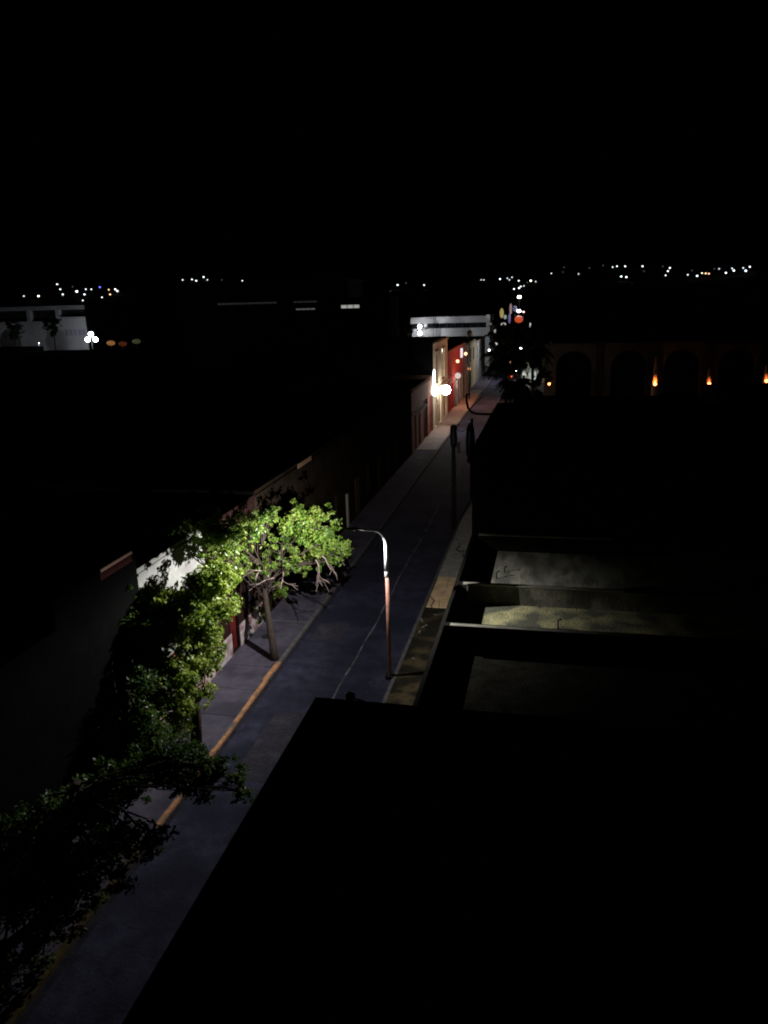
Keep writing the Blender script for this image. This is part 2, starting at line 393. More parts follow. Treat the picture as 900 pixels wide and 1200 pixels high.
h2 = house('row_house', 'white stucco house wall showing over the left lit tree', -28, FL, 26.2, 32.2, 7.85, M_white, plinth=(1.1, M_pink),
      holes=[(D,28,29.2,.15,3.2,M_brn),(W,30.4,31.4,1.2,3.4,M_brn)], cornice=[(7.55,.06,.10,M_white)])
h2b = house('row_house', 'dark maroon house with peeling white plinth behind the leaning trunk', -28, FL, 32.2, 38.9, 7.7, mat('maroon_wall', (.016,.007,.006), .9, .4, 1.2, .2), plinth=(1.35, mat('peeling_white', (.42,.36,.37), .9, .3, 2.5, .4, col3=(.2,.1,.1), s3=1.3)),
      holes=[(D,34.4,35.5,.15,3.2,M_dred),(W,37,38,1.5,3.6,M_brn)])
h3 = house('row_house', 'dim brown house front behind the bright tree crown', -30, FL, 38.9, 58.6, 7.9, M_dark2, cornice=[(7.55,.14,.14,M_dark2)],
      sidem=M_shade, holes=[(D,41,42.6,.15,3.4,M_brn),(D,46.2,48,.15,3.4,M_brn),(W,50.5,52,1.0,3.6,M_brn),(W,54,55.5,1.0,3.6,M_brn)])
bm = bmesh.new(); bx(bm, FL+.002, FL+.16, 58.0, 58.35, .14, 2.9); obj('door_jamb', bm, mat('stone_jamb', (.30,.27,.22), .9, .2, 2, .2), h3, 'pale stone jamb at the end of the front')
bm = bmesh.new(); bx(bm, FL+.141, FL+.19, 46.2, 49.0, 7.6, 7.9); obj('parapet_patch', bm, M_tanw, h3, 'short brown strip on the parapet')  # lighter strip, the lit stretch of cornice put into colour
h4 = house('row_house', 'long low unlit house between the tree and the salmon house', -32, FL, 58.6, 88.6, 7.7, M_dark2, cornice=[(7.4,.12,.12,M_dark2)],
      holes=[(D,61,62.6,.15,3.4,M_brn),(W,65,66.4,1,3.6,M_brn),(D,69.5,71,.15,3.4,M_brn),(W,74,75.4,1,3.6,M_brn),(W,78,79.4,1,3.6,M_brn),(D,83,84.6,.15,3.4,M_brn)])
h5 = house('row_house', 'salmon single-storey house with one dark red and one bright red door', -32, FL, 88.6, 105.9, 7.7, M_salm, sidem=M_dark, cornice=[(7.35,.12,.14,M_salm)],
      holes=[(D,90.6,91.9,.15,4.4,M_brn),(D,93.4,94.7,.15,4.4,M_brn),(D,97.2,100.6,.15,5.3,M_dred),(D,102.3,105.3,.15,5.2,M_red)])
bm = bmesh.new(); bx(bm, FL+.002, FL+.75, 86.2+2.6, 96.4, 4.9, 5.02); obj('awning', bm, mat('pale_ledge', (.55,.48,.38), .8, .1, 2, .1), h5, 'thin pale ledge over the first doors')
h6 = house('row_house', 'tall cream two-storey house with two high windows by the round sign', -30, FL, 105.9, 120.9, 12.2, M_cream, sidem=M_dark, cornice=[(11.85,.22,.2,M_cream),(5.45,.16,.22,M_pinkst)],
      holes=[(W,108.3,111,6.2,10.7,M_brn),(W,114.6,117.6,6.2,10.7,M_brn),(D,107.8,109.6,.15,4.4,M_brn),(D,111.6,113.6,.15,4.4,M_brn),(D,115.8,119.4,.15,4.6,M_tanw)])
for (ya, yb) in ((107.9,111.4),(114.2,118)):
    bm = bmesh.new(); bx(bm, FL+.002, FL+.05, ya, yb, 10.72, 10.95); obj('lintel', bm, M_brn, h6)
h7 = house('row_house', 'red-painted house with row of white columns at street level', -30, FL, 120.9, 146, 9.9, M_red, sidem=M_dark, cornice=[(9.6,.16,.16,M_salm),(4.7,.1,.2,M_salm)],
      holes=[(D,122.5,124.2,.15,4.4,M_tanw),(D,126,127.6,.15,4.4,M_tanw)]+[(D,130.9+k*3.9,133+k*3.9,.15,4.3,M_dred) for k in range(4)])
for k in range(5):
    bm = bmesh.new(); bx(bm, FL+.04, FL+.42, 129.3+k*3.9, 130.5+k*3.9, .14, 4.6); obj('column', bm, M_white, h7)
h8 = house('row_house', 'dim beige house beyond the red house', -30, FL, 146, 166, 9.4, M_beige, cornice=[(9.0,.16,.2,M_beige)],
      holes=[(W,149,151,5.4,8,M_brn),(W,155,157,5.4,8,M_brn),(D,149,151,.15,3.6,M_brn),(D,155,157,.15,3.6,M_brn),(W,161,163,5.4,8,M_brn)])
h9 = house('row_house', 'pale house with white upper wall at the far end of left row', -30, FL, 166, 190, 8.8, M_white, holes=[(W,170,172,5,7.6,M_brn),(D,176,178,.15,3.6,M_brn),(W,182,184,5,7.6,M_brn)])

# ---- right row: near roof, three low houses, tall dark house, far low house
hn = house('corner_building', 'unlit near building whose black flat roof fills the lower right', FR, 26, -14, 12.95, 10.5, M_dark, par=.35, side=-1, pt=.3, cat='building')
bm = bmesh.new(); ball(bm, (-3.6, 12.8, 10.66), .10, 10); tube(bm, [(-3.6,12.8,10.5),(-3.6,12.8,10.6)], .05, 8)
tube(bm, [(-3.55,12.8,10.62),(-3.4,12.8,10.60),(-3.25,12.8,10.54),(-3.1,12.8,10.505)], .018, 6)
o = obj('roof_fixture', bm, M_black); recentre(o, (-3.6,12.8,10.5)); tag(o, 'small black knob with cable on the near roof edge', 'roof fixture')
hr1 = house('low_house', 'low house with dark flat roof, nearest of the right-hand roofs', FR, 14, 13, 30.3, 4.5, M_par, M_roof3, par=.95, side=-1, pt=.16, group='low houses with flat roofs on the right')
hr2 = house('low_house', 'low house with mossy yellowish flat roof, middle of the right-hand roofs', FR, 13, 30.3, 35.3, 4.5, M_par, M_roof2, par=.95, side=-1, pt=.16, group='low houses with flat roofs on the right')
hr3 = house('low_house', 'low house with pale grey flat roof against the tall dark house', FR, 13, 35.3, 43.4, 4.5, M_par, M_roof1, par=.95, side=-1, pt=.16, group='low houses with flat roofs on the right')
for t, (a, b) in ((hr1, (30.05,30.29)), (hr2, (35.05,35.29)), (hr3, (43.15,43.39))):
    bm = bmesh.new(); bx(bm, FR+.42, 3.6, a, b, 4.503, 4.55); obj('coping', bm, M_cope, t)
bm = bmesh.new(); bx(bm, FR+.6, 12.8, 35.07, 35.10, 3.56, 4.49); obj('lightened_face', bm, mat('lightened_render', (.20,.19,.15), .95, .4, 1.2, .5, col3=(.09,.088,.07), s3=.7), hr2, 'inner face of the dividing wall, light put into its colour')  # lighter sheet added, lamp light on this wall put into colour
hr4 = house('town_house', 'tall unlit house with black side wall and eave beyond the low roofs', FR, 16, 43.4, 64, 9.5, M_shade, par=.3, side=-1, cat='house', cornice=[(8.75,.28,.3,M_dark)],
      holes=[(W,46,47.4,5.4,7.6,M_brn),(W,51,52.4,5.4,7.6,M_brn),(D,49,50.4,.15,3,M_brn)])
for p in ((-4.2,44.1,9.5,.5,.4,.5),(-3.9,50,9.5,.9,1.5,.35),(-3.7,56,9.5,1.6,2.6,.55)):
    bm = bmesh.new(); bx(bm, p[0], p[0]+p[3], p[1], p[1]+p[4], p[2]+.001, p[2]+p[5]); obj('roof_curb', bm, M_dark, hr4)
hr5 = house('town_house', 'unlit low house beyond the tall dark house, beside the palms', FR+.2, 16, 64, 92, 6.6, M_dark2, side=-1, holes=[(D,70,71.4,.15,3,M_brn),(W,76,77.4,1,3,M_brn)])

# arcaded wall with warm lamps
def arcade():
    Y = 125.0; x0, x1, hgt = -1.2, 62.0, 10.6
    t = thing('arcade_building', 'long dim arcaded wall with warm lamps on the right', 'building', ((x0+x1)/2, Y, 0))
    arches = [(.6, 6.0)] + [(8.9+k*7.75, 14.1+k*7.75) for k in range(6)]
    bm = bmesh.new()
    spring = 7.0
    segs = 12; x = x0
    def q(*p): bm.faces.new([bm.verts.new(v) for v in p])
    for a, b in arches:
        q((x,Y,0),(a,Y,0),(a,Y,hgt),(x,Y,hgt))
        mx = (a+b)/2; rx = (b-a)/2; rz = 2.4
        pts = [(mx-rx*math.cos(math.pi*k/segs), spring+rz*math.sin(math.pi*k/segs)) for k in range(segs+1)]
        for p, r_ in zip(pts, pts[1:]):
            q((p[0],Y,p[1]),(r_[0],Y,r_[1]),(r_[0],Y,hgt),(p[0],Y,hgt))
            q((p[0],Y,p[1]),(r_[0],Y,r_[1]),(r_[0],Y+.7,r_[1]),(p[0],Y+.7,p[1]))
        q((a,Y,0),(a,Y+.7,0),(a,Y+.7,spring),(a,Y,spring)); q((b,Y,0),(b,Y+.7,0),(b,Y+.7,spring),(b,Y,spring))
        x = b
    q((x,Y,0),(x1,Y,0),(x1,Y,hgt),(x,Y,hgt))
    q((x0,Y,0),(x0,Y+9,0),(x0,Y+9,hgt),(x0,Y,hgt)); q((x1,Y,0),(x1,Y+9,0),(x1,Y+9,hgt),(x1,Y,hgt))
    obj('wall', bm, mat('old_render', (.045,.038,.032), .95, .3, .35, .2, col3=(.022,.019,.016), s3=.2), t)
    bm = bmesh.new(); bx(bm, x0+.01, x1-.01, Y+.71, Y+9, hgt-.4, hgt-.15); obj('roof', bm, M_roofd, t)
    bm = bmesh.new(); bx(bm, x0+.01, x1-.01, Y+8.6, Y+9.0, 0, hgt-.45); obj('back_wall', bm, M_dark, t)
    for xx in (4.1-.3+3.0, 7.6): 
        pass
    bm = bmesh.new(); bx(bm, 6.6, 7.5, Y-.25, Y-.002, 0, hgt+.25); obj('pilaster', bm, M_dark2, t)
    return t
arc = arcade()
M_warm = emat('warm_bulb', (1.0,.33,.09), 9)
def sconce(x, z, tall, power, lab):
    Y = 122.8
    t = thing('wall_lamp', lab, 'lamp', (x, Y, z), 'warm lamps along the arcade')
    bm = bmesh.new(); ball(bm, (x, Y, z), .24, 12, sz=.8); obj('bulb', bm, M_warm, t)
    bm = bmesh.new(); bx(bm, x-.05, x+.05, Y, Y+.6, z-.5, z-.42); bx(bm, x-.25, x+.25, Y-.25, Y+.25, z-.42, z-.34); obj('bracket', bm, M_black, t)
    if tall:
        bm = bmesh.new(); tube(bm, [(x,Y+.62,0),(x,Y+.62,z),(x,Y+.62,z+tall)], [.5,.42,.16], 10); obj('post', bm, mat('glow_post', (.45,.25,.15), .9, .2, 1, .2), t)  # glow above the lamp put into the shape of the post
        bm = bmesh.new(); tube(bm, [(x,Y,z-.33),(x,Y,z-.3)], .3, 10); obj('dish', bm, M_black, t)
    lamp('wall_lamp_light', (x, Y-.1, z+.45), power, (1,.30,.08), t, .1)
sconce(-.37, 4.62, 0, 8, 'small warm lamp at the left end of the arcade')
sconce(15.24, 4.5, 4.0, 95, 'warm lamp lighting the post above it, brightest of the arcade')
sconce(22.91, 4.5, 2.2, 22, 'warm lamp between the two others on the right of arcade')
sconce(30.76, 4.9, 2.2, 22, 'warm lamp at the right edge of the picture')
# ---- white building across the end of the left row
def white_block():
    Y0 = 210.0; x0, x1 = -37.4, -16.8
    t = thing('modern_building', 'long white two-storey building with dark window band beyond the cream house', 'building', ((x0+x1)/2, Y0, 0))
    bm = bmesh.new(); bx(bm, x0, x1, Y0, Y0+18, 0, 10.0); obj('wall', bm, M_greyw, t)
    bm = bmesh.new(); bx(bm, x0-.02, x1-.6, Y0+.4, Y0+17.6, 10.002, 11.35); obj('window', bm, M_glass, t)
    bm = bmesh.new()
    for k in range(9): bx(bm, x0+1+k*2.1, x0+1.12+k*2.1, Y0+.3, Y0+.398, 10.01, 11.34)
    obj('window_bars', bm, mat('window_bar', (.08,.08,.085), .6, .1), t)
    bm = bmesh.new(); bx(bm, x0-.3, x1+.02, Y0-.2, Y0+18.2, 11.352, 13.0); obj('fascia', bm, M_greyw, t)
    bm = bmesh.new(); bx(bm, x1-.62, x1+.35, Y0-.55, Y0-.21, 0, 13.3); obj('pillar', bm, mat('bright_white', (.8,.8,.8), .8, .04, .5, .05), t)
    bm = bmesh.new(); bx(bm, x0+5.9, x0+6.02, Y0-.8, Y0-.66, 0, 13.6); obj('downpipe', bm, M_conc, t)
    return t
white_block()
M_cold = emat('cold_globe', (.92,.96,1.0), 25)
def post_lamp(name, x, y, zs, r, lab, power, xo=None, col=(.9,.95,1), group=None, mt=None, top=None):
    t = thing(name, lab, 'street lamp', (x, y, 0), group)
    bm = bmesh.new(); tube(bm, [(x,y,0),(x,y,top or max(zs)-r)], [.09,.05], 8); obj('pole', bm, M_black, t)
    for i, z in enumerate(zs):
        xx = x + (xo[i] if xo else 0)
        bm = bmesh.new(); ball(bm, (xx, y, z), r, 14); obj('globe', bm, mt or M_cold, t)
        if power: lamp('globe_light', (xx, y-r-.15, z), power, col, t, .2)
    return t
post_lamp('street_lamp', -34.6, 206, (9.0, 10.7), .52, 'two stacked white globes in front of the white building', 700)
for x in (-29, -22):  # unseen posts added to light the white front evenly
    post_lamp('street_lamp', x, 200, (6.5,), .25, ('left' if x < -25 else 'right')+' unseen fill lamp added before the white building', 900, group='posts in front of the white building', mt=emat('dim_globe', (.9,.9,.9), 1.0))
post_lamp('street_lamp', 1.5, 113, (3.4,), .12, 'unseen fill lamp added before the left end of the arcade', 170, col=(1,.85,.7), mt=emat('dim_globe3', (1,.85,.7), .5))  # low lamp added out of sight to light the arcade wall
# dark roof-top lantern silhouette on the red house
t = thing('street_lamp', 'unlit dark lantern standing against the white building', 'street lamp', (-14.6, 140, 0))
bm = bmesh.new(); tube(bm, [(-14.6,140,0),(-14.6,140,11.2)], [.14,.09], 8); obj('pole', bm, M_black, t)
bm = bmesh.new(); tube(bm, [(-14.6,140,11.1),(-14.6,140,11.5),(-14.6,140,12.1),(-14.6,140,12.3)], [.15,.45,.4,.05], 8); obj('lantern', bm, M_black, t)

# ------------------------------------------------------------------ far left: pale institution, long hall, triple lamp
t = thing('institution_building', 'pale two-storey building with dark windows at far left', 'building', (-118, 160, 0))
M_inst = mat('grey_painted_wall', (.20,.20,.21), .9, .12, .3, .1)
bm = bmesh.new(); bx(bm, -102.998, -102.85, 160.1, 177.9, 0, 18.4); obj('side_shade', bm, M_shade, t, 'black sheet painted as side-wall shade')  # black sheet added over the side in place of shade
bm = bmesh.new(); bx(bm, -140, -103.0, 160, 178, 0, 15.2); bx(bm, -109, -103.0, 160.0, 178, 15.2, 16.0); obj('wall', bm, M_inst, t)
bm = bmesh.new(); bx(bm, -139.9, -103.6, 160.8, 177, 16.002, 17.6); obj('window', bm, M_glass, t)
bm = bmesh.new(); bx(bm, -140, -102.9, 159.7, 178, 17.602, 18.5); obj('fascia', bm, M_inst, t)
bm = bmesh.new()
for x in (-128.5, -117.6, -110.2): bx(bm, x, x+.9, 159.72, 160.8, 15.21, 17.6)
obj('pillar', bm, M_inst, t)
bm = bmesh.new()
for k in range(5): bx(bm, -108.5+k*1.1, -107.7+k*1.1, 159.95, 159.998, 11.9, 13.2)
obj('lower_window', bm, mat('bluish_pane', (.10,.10,.14), .3, .1), t)
post_lamp('street_lamp', -99.9, 156.6, (11.1, 11.1, 12.25), .52, 'bright cluster of three white globes beside the pale building', 220, xo=(-.95, .95, 0))
for x_ in (-111, -123): post_lamp('street_lamp', x_, 153.5, (10.6,), .1, ('right' if x_ > -115 else 'left')+' unseen fill lamp added before the pale building front', 190, mt=emat('dim_globe2', (.9,.9,.9), .8), group='posts before the pale building')  # unseen posts added for even light on the pale front
house('flat_block', 'unlit flat roof in front of the pale building', -150, -106, 125, 148, 10.3, M_dark, cat='building')
house('flat_block', 'unlit flat roof right of the triple globe lamp', -105, -72, 122, 148, 9.4, M_dark, cat='building')
# warm glimmer: glowing balls added in place of a warm-lit wall
for (px, py, colr, s, mname, lab) in ((130,402,(1,.42,.12),.22,'warm_glow','small stall in orange, added for a warm-lit wall, right of the triple lamp'),(144,403,(1,.2,.08),.05,'red_glow','small stall in dull red, added for a warm-lit wall, right of the triple lamp'),(160,400,(.7,.7,.35),.05,'olive_glow','small stall in dim olive, added for a warm-lit wall, right of the triple lamp')):
    p = at(px, py, 150); t = thing('wall_glow', lab, 'glow', (p.x, p.y, 0), 'glows added beyond the triple lamp')
    bm = bmesh.new(); ball(bm, (p.x,p.y,p.z), .85, 12, sz=.6); obj('awning', bm, emat(mname, colr, s), t)  # added glowing ball, no awning stands here
    bm = bmesh.new(); tube(bm, [(p.x,p.y,0),(p.x,p.y,p.z-.6)], .08, 6); obj('post', bm, M_black, t)
# long dark hall with faint strips
t = thing('long_hall', 'long unlit hall with faint window strips on the horizon', 'building', (-72, 190, 0))
bm = bmesh.new(); bx(bm, -94, -52, 190, 215, 0, 22.6); obj('wall', bm, M_dark, t)
bm = bmesh.new(); bx(bm, -94.5, -51.5, 189.6, 215.4, 22.602, 23.2); obj('roof', bm, M_roofd, t)
for (x0, x1, y, th, s) in ((255,325,356.5,.45,.012),(344,372,354,.4,.012),(347,370,362.5,.35,.09)):
    a = at(x0, y, 190); b = at(x1, y-1, 190); n = int((x1-x0)/5)
    bm = bmesh.new()
    for k in range(n):
        xa = a.x+(b.x-a.x)*k/n; xb = a.x+(b.x-a.x)*(k+.86)/n
        bx(bm, xa, xb, 189.9, 189.998, a.z-th/2, a.z+th/2)
    obj('window', bm, emat('strip_%d' % int(s*1000), (.9,.88,.85), s), t)
t = thing('hall_annex', 'unlit annex with short bright window strip', 'building', (-48, 188, 0))
bm = bmesh.new(); bx(bm, -51.3, -39, 188, 200, 0, 18.6); obj('wall', bm, mat('shade_black_wall', (.003,.003,.003), .95, .2, 1, .1), t)
a = at(400, 359.5, 188); b = at(422, 359, 188); bm = bmesh.new()
for k in range(3):
    xa = a.x+(b.x-a.x)*k/3; bx(bm, xa, xa+(b.x-a.x)*.29, 187.9, 187.998, a.z-.38, a.z+.38)
obj('window', bm, emat('strip_lit', (.95,.95,.9), .32), t)

# unlit town blocks filling the dark middle distance
for i, (x0, x1, y0, y1, h, lab) in enumerate((
    (-62, -33, 20, 50, 6.6, 'unlit flat-roofed block left of the white house'),
    (-66, -34, 54, 86, 6.9, 'unlit flat-roofed block behind the long low house'),
    (-70, -34, 90, 128, 7.2, 'unlit flat-roofed block behind the cream house'),
    (-104, -66, 60, 110, 7.0, 'unlit flat-roofed block at the middle left'),
    (18, 48, 16, 52, 6.0, 'unlit flat-roofed block at the right edge'),
    (18, 56, 58, 100, 7.0, 'unlit flat-roofed block before the arcade'),
    (-60, -40, 140, 176, 8.6, 'unlit flat-roofed block left of the white building'))):
    house('flat_block', lab, x0, x1, y0, y1, h, M_dark, cat='building')

# ------------------------------------------------------------------ round signs and lit lamps on the far facades
def round_sign(y, z, r, st, power, lab, col=(1,.97,.93)):
    t = thing('round_sign', lab, 'sign', (FL, y, z), 'round signs on the far house fronts')
    cx = FL + .45 + r
    bm = bmesh.new(); tube(bm, [(cx, y-.12, z), (cx, y+.12, z)], r, 28); obj('lit_face', bm, emat('sign_face_%d' % int(st*10), col, st), t)
    bm = bmesh.new(); tube(bm, [(cx, y-.1, z), (cx, y+.1, z)], r+.05, 28); obj('rim', bm, M_black, t)
    bm = bmesh.new(); bx(bm, FL+.002, cx-r, y-.03, y+.03, z-.04, z+.04); obj('bracket', bm, M_black, t)
    if power: lamp('front_fill_light', (cx+.7, y+2.2, z-1.0), power, col, t, .3)  # unseen light added past the sign to brighten the house front
    return t
round_sign(110.6, 5.15, .66, 80, 0, 'bright white round sign projecting from the cream house')
round_sign(126.5, 5.6, .50, .62, 420, 'dimmer pinkish round sign on the red house', (1,.8,.72))
t = thing('wall_light', 'tall white wall light glaring beside the round sign', 'lamp', (FL, 103.4, 5.6))
bm = bmesh.new(); tube(bm, [(FL+.35,104.4,5.1),(FL+.35,104.4,5.7),(FL+.35,104.4,6.5),(FL+.35,104.4,8.0),(FL+.35,104.4,8.6)], [.12,.34,.16,.11,.04], 10); obj('diffuser', bm, emat('wall_light_face', (.82,.9,1), 15), t)
bm = bmesh.new(); bx(bm, FL+.002, FL+.3, 104.2, 104.6, 4.9, 5.0); bx(bm, FL+.002, FL+.3, 104.2, 104.6, 6.9, 7.0); obj('bracket', bm, M_black, t)
lamp('wall_light_lamp', (FL+2.4, 103.6, 5.6), 380, (.93,.95,1), t, .3)
for (y, z, c, s, lab) in ((131.2,7.55,(1,.5,.25),3.0,'small orange lamp high on the red house'),(143.6,7.9,(1,.4,.18),5.0,'orange lamp at the far end of the red house'),(150,4.6,(1,.35,.15),1.2,'faint red lamp on the beige house')):
    bm = bmesh.new(); ball(bm, (FL+.35, y, z), .28, 10, 0); bx(bm, FL+.003, FL+.2, y-.04, y+.04, z-.04, z+.04, 1)
    o = obj('wall_light', bm, [emat('orange_%d' % int(s*10), c, s), M_black]); recentre(o, (FL, y, z)); tag(o, lab, 'lamp')
bm = bmesh.new(); bx(bm, FL+.003, FL+.3, 138.2, 139.2, 7.6, 9.2); o = obj('lit_sign', bm, emat('white_panel', (.85,.88,1), .8)); recentre(o, (FL, 138.7, 8.4)); tag(o, 'small white lit panel on the red house', 'sign')

# light standards out of view low between houses: sodium lamp over the road and a white one further
post_lamp('street_lamp', -6.9, 133, (7.2,), .2, 'orange street lamp behind the palms', 3400, col=(1,.36,.16), mt=emat('sodium', (1,.5,.2), 4))
post_lamp('street_lamp', -6.6, 166, (7.2,), .22, 'white street lamp beyond the palms', 2200, col=(1,.93,.88), mt=emat('white_lamp', (1,.95,.9), 10))
post_lamp('street_lamp', -13.6, 172, (6.6,), .2, 'street lamp before the pale far house', 500, col=(.95,.95,1), mt=emat('white_lamp2', (1,.95,.9), 8))

# ------------------------------------------------------------------ main street lamp
def main_lamp():
    X, Y = -7.35, 33.44
    t = thing('street_lamp', 'tall street lamp with white curved top and faded red lower post', 'street lamp', (X, Y, SWZ))
    bm = bmesh.new(); tube(bm, [(X,Y,SWZ-.02),(X,Y,5.38)], [.092,.086], 20); obj('lower_post', bm, M_polr, t, 'faded red lower post')
    bm = bmesh.new(); tube(bm, [(X,Y,5.3),(X,Y,5.34),(X,Y,5.58),(X,Y,5.62)], [.1,.118,.118,.1], 20); obj('collar', bm, M_galv, t)
    bm = bmesh.new(); bx(bm, X-.2, X+.2, Y-.2, Y+.2, SWZ-.02, SWZ+.03)
    for a in (-1,1):
        for b in (-1,1): tube(bm, [(X+a*.15,Y+b*.15,SWZ+.03),(X+a*.15,Y+b*.15,SWZ+.09)], .018, 6)
    obj('base_plate', bm, M_black, t)
    ax, ay = -.945, -.327                                   # direction of the arm
    bm = bmesh.new(); pts = [(X,Y,5.5),(X,Y,6.3),(X,Y,6.85)]; rad = [.112,.104,.098]
    for k in range(1, 11):
        a = math.pi/2*k/10; o_ = .6*(1-math.cos(a)); pts.append((X+ax*o_, Y+ay*o_, 6.85+.8*math.sin(a))); rad.append(.098-.046*k/10)
    pts += [(X+ax*1.0,Y+ay*1.0,7.70),(X+ax*1.3,Y+ay*1.3,7.76)]; rad += [.046,.04]
    tube(bm, pts, rad, 20); obj('arm', bm, M_galv, t, 'white tapered upper post curving into the arm')
    bm = bmesh.new()
    prof = [(1.22,.06,.06),(1.34,.11,.09),(1.6,.14,.10),(1.84,.11,.07),(1.92,.04,.03)]
    rings = []
    for dx, w_, h_ in prof:
        rings.append([bm.verts.new((X+ax*dx-ay*w_*math.cos(a), Y+ay*dx+ax*w_*math.cos(a), 7.76+h_*max(-.25, math.sin(a)))) for a in [2*math.pi*k/14 for k in range(14)]])
    for a, b in zip(rings, rings[1:]):
        for k in range(14): bm.faces.new((a[k], a[(k+1)%14], b[(k+1)%14], b[k])).smooth = True
    bm.faces.new(rings[0][::-1]); bm.faces.new(rings[-1])
    obj('lamp_head', bm, mat('grey_housing', (.10,.10,.10), .5, .1, 4, .05), t)
    lx, ly = X+ax*1.6, Y+ay*1.6
    bm = bmesh.new(); bx(bm, lx-.15, lx+.15, ly-.05, ly+.05, 7.728, 7.7335); obj('lens', bm, emat('lens', (1,1,.97), 6, False), t)
    o = lamp('lamp_light', (lx, ly, 7.68), 10500, (1,.985,.96), t, .05)
    l = o.data; l.use_nodes = True; n = l.node_tree; L = n.links
    em = n.nodes['Emission']; tc = n.nodes.new('ShaderNodeTexCoord'); sp = n.nodes.new('ShaderNodeSeparateXYZ'); L.new(tc.outputs['Normal'], sp.inputs[0])
    def mth(op, a, b=None, c=None):
        q = n.nodes.new('ShaderNodeMath'); q.operation = op
        for i, v in enumerate((a, b, c)):
            if v is None: continue
            if isinstance(v, (int, float)): q.inputs[i].default_value = v
            else: L.new(v, q.inputs[i])
        return q.outputs[0]
    SG = LSIGN
    dn = mth('MULTIPLY', sp.outputs['Z'], -SG)               # 1 straight down, 0 horizontal
    cut = n.nodes.new('ShaderNodeMapRange'); cut.interpolation_type = 'SMOOTHSTEP'
    cut.inputs['From Min'].default_value = -.12; cut.inputs['From Max'].default_value = .13; L.new(dn, cut.inputs['Value'])
    wing = mth('ADD', .12, mth('POWER', mth('MAXIMUM', mth('SUBTRACT', 1.0, dn), 0.0), 1.3))   # batwing: weak below, strong sideways
    sx = mth('MULTIPLY', sp.outputs['X'], SG)
    flat = mth('SUBTRACT', 1.0, mth('MAXIMUM', dn, 0.0))
    def smooth(v, a, b, c, d):
        q = n.nodes.new('ShaderNodeMapRange'); q.interpolation_type = 'SMOOTHSTEP'; L.new(v, q.inputs['Value'])
        for k_, x_ in zip(('From Min','From Max','To Min','To Max'), (a, b, c, d)): q.inputs[k_].default_value = x_
        return q.outputs[0]
    side = smooth(sx, -.85, .0, 1.45, .47)                    # strong towards the houses, weaker along the street
    rightness = smooth(sx, .1, .5, 0.0, 1.0)                  # towards the right-hand roofs only the steep rays
    steep = smooth(dn, .24, .54, .015, 1.7)
    left = mth('MULTIPLY', side, mth('ADD', mth('MULTIPLY', rightness, mth('SUBTRACT', steep, 1.0)), 1.0))
    far = mth('MAXIMUM', mth('SUBTRACT', .92, mth('MULTIPLY', sp.outputs['Y'], .18*SG)), .1)
    st = mth('MULTIPLY', mth('MULTIPLY', cut.outputs[0], wing), mth('MULTIPLY', left, far))
    L.new(st, em.inputs['Strength'])
    return t
LSIGN = 1.0
main_lamp()

# ------------------------------------------------------------------ utility poles, bracket
t = thing('utility_pole', 'black utility pole with stubby top standing on right kerb', 'utility pole', (-7.0, 59, 0))
bm = bmesh.new(); tube(bm, [(-7.35,59,0),(-7.36,59,8.2)], [.19,.15], 12); obj('pole', bm, M_conc, t)
bm = bmesh.new(); tube(bm, [(-7.36,59,6.7),(-7.36,59,7.0),(-7.36,59,8.3),(-7.36,59,8.45)], [.2,.27,.27,.14], 10); obj('cable_closure', bm, M_black, t)
bm = bmesh.new(); bx(bm, -7.1, -6.85, 58.9, 59.1, 6.2, 7.1); obj('junction_box', bm, mat('box_brown', (.05,.035,.03), .7, .1), t)
t2 = thing('utility_pole', 'utility pole with bulky dark transformer beyond the stubby one', 'utility pole', (-6.9, 69, 0))
bm = bmesh.new(); tube(bm, [(-6.95,69,0),(-6.95,69,7.4)], [.16,.12], 10); obj('pole', bm, M_conc, t2)
bm = bmesh.new(); tube(bm, [(-7.05,68.7,3.9),(-7.05,68.7,4.2),(-7.05,68.7,5.5),(-7.05,68.7,6.6),(-7.05,68.7,7.1)], [.2,.38,.44,.36,.12], 12); obj('transformer', bm, M_black, t2)
bm = bmesh.new(); 
pts = [Vector((-7.2,59,8.15)).lerp(Vector((-7.0,68.8,7.1)), k/12) - Vector((0,0,.5*math.sin(math.pi*k/12))) for k in range(13)]
tube(bm, pts, .02, 5); o = obj('cable', bm, mat('cable_brown', (.12,.08,.06), .7, .1)); recentre(o, pts[0]); tag(o, 'thin cable slung between the two dark utility poles', 'cable')
bm = bmesh.new()
a = [at(x, y, 84) for x, y in ((584,485),(570,485.5),(558,485),(552,482.5),(548.5,478),(547,471),(546.5,463),(547.5,461),(550,464.5))]
tube(bm, a, [.13,.13,.13,.14,.14,.13,.12,.1,.06], 8); tube(bm, [at(566,464,84), at(557,473,84), at(549.5,481,84)], .06, 6)
for p in (at(584,485,84),): tube(bm, [p, (FR+.24, p.y, p.z)], .13, 8)
o = obj('curved_bracket', bm, M_black); recentre(o, a[0]); tag(o, 'black curved lamp bracket reaching over the far street', 'bracket')

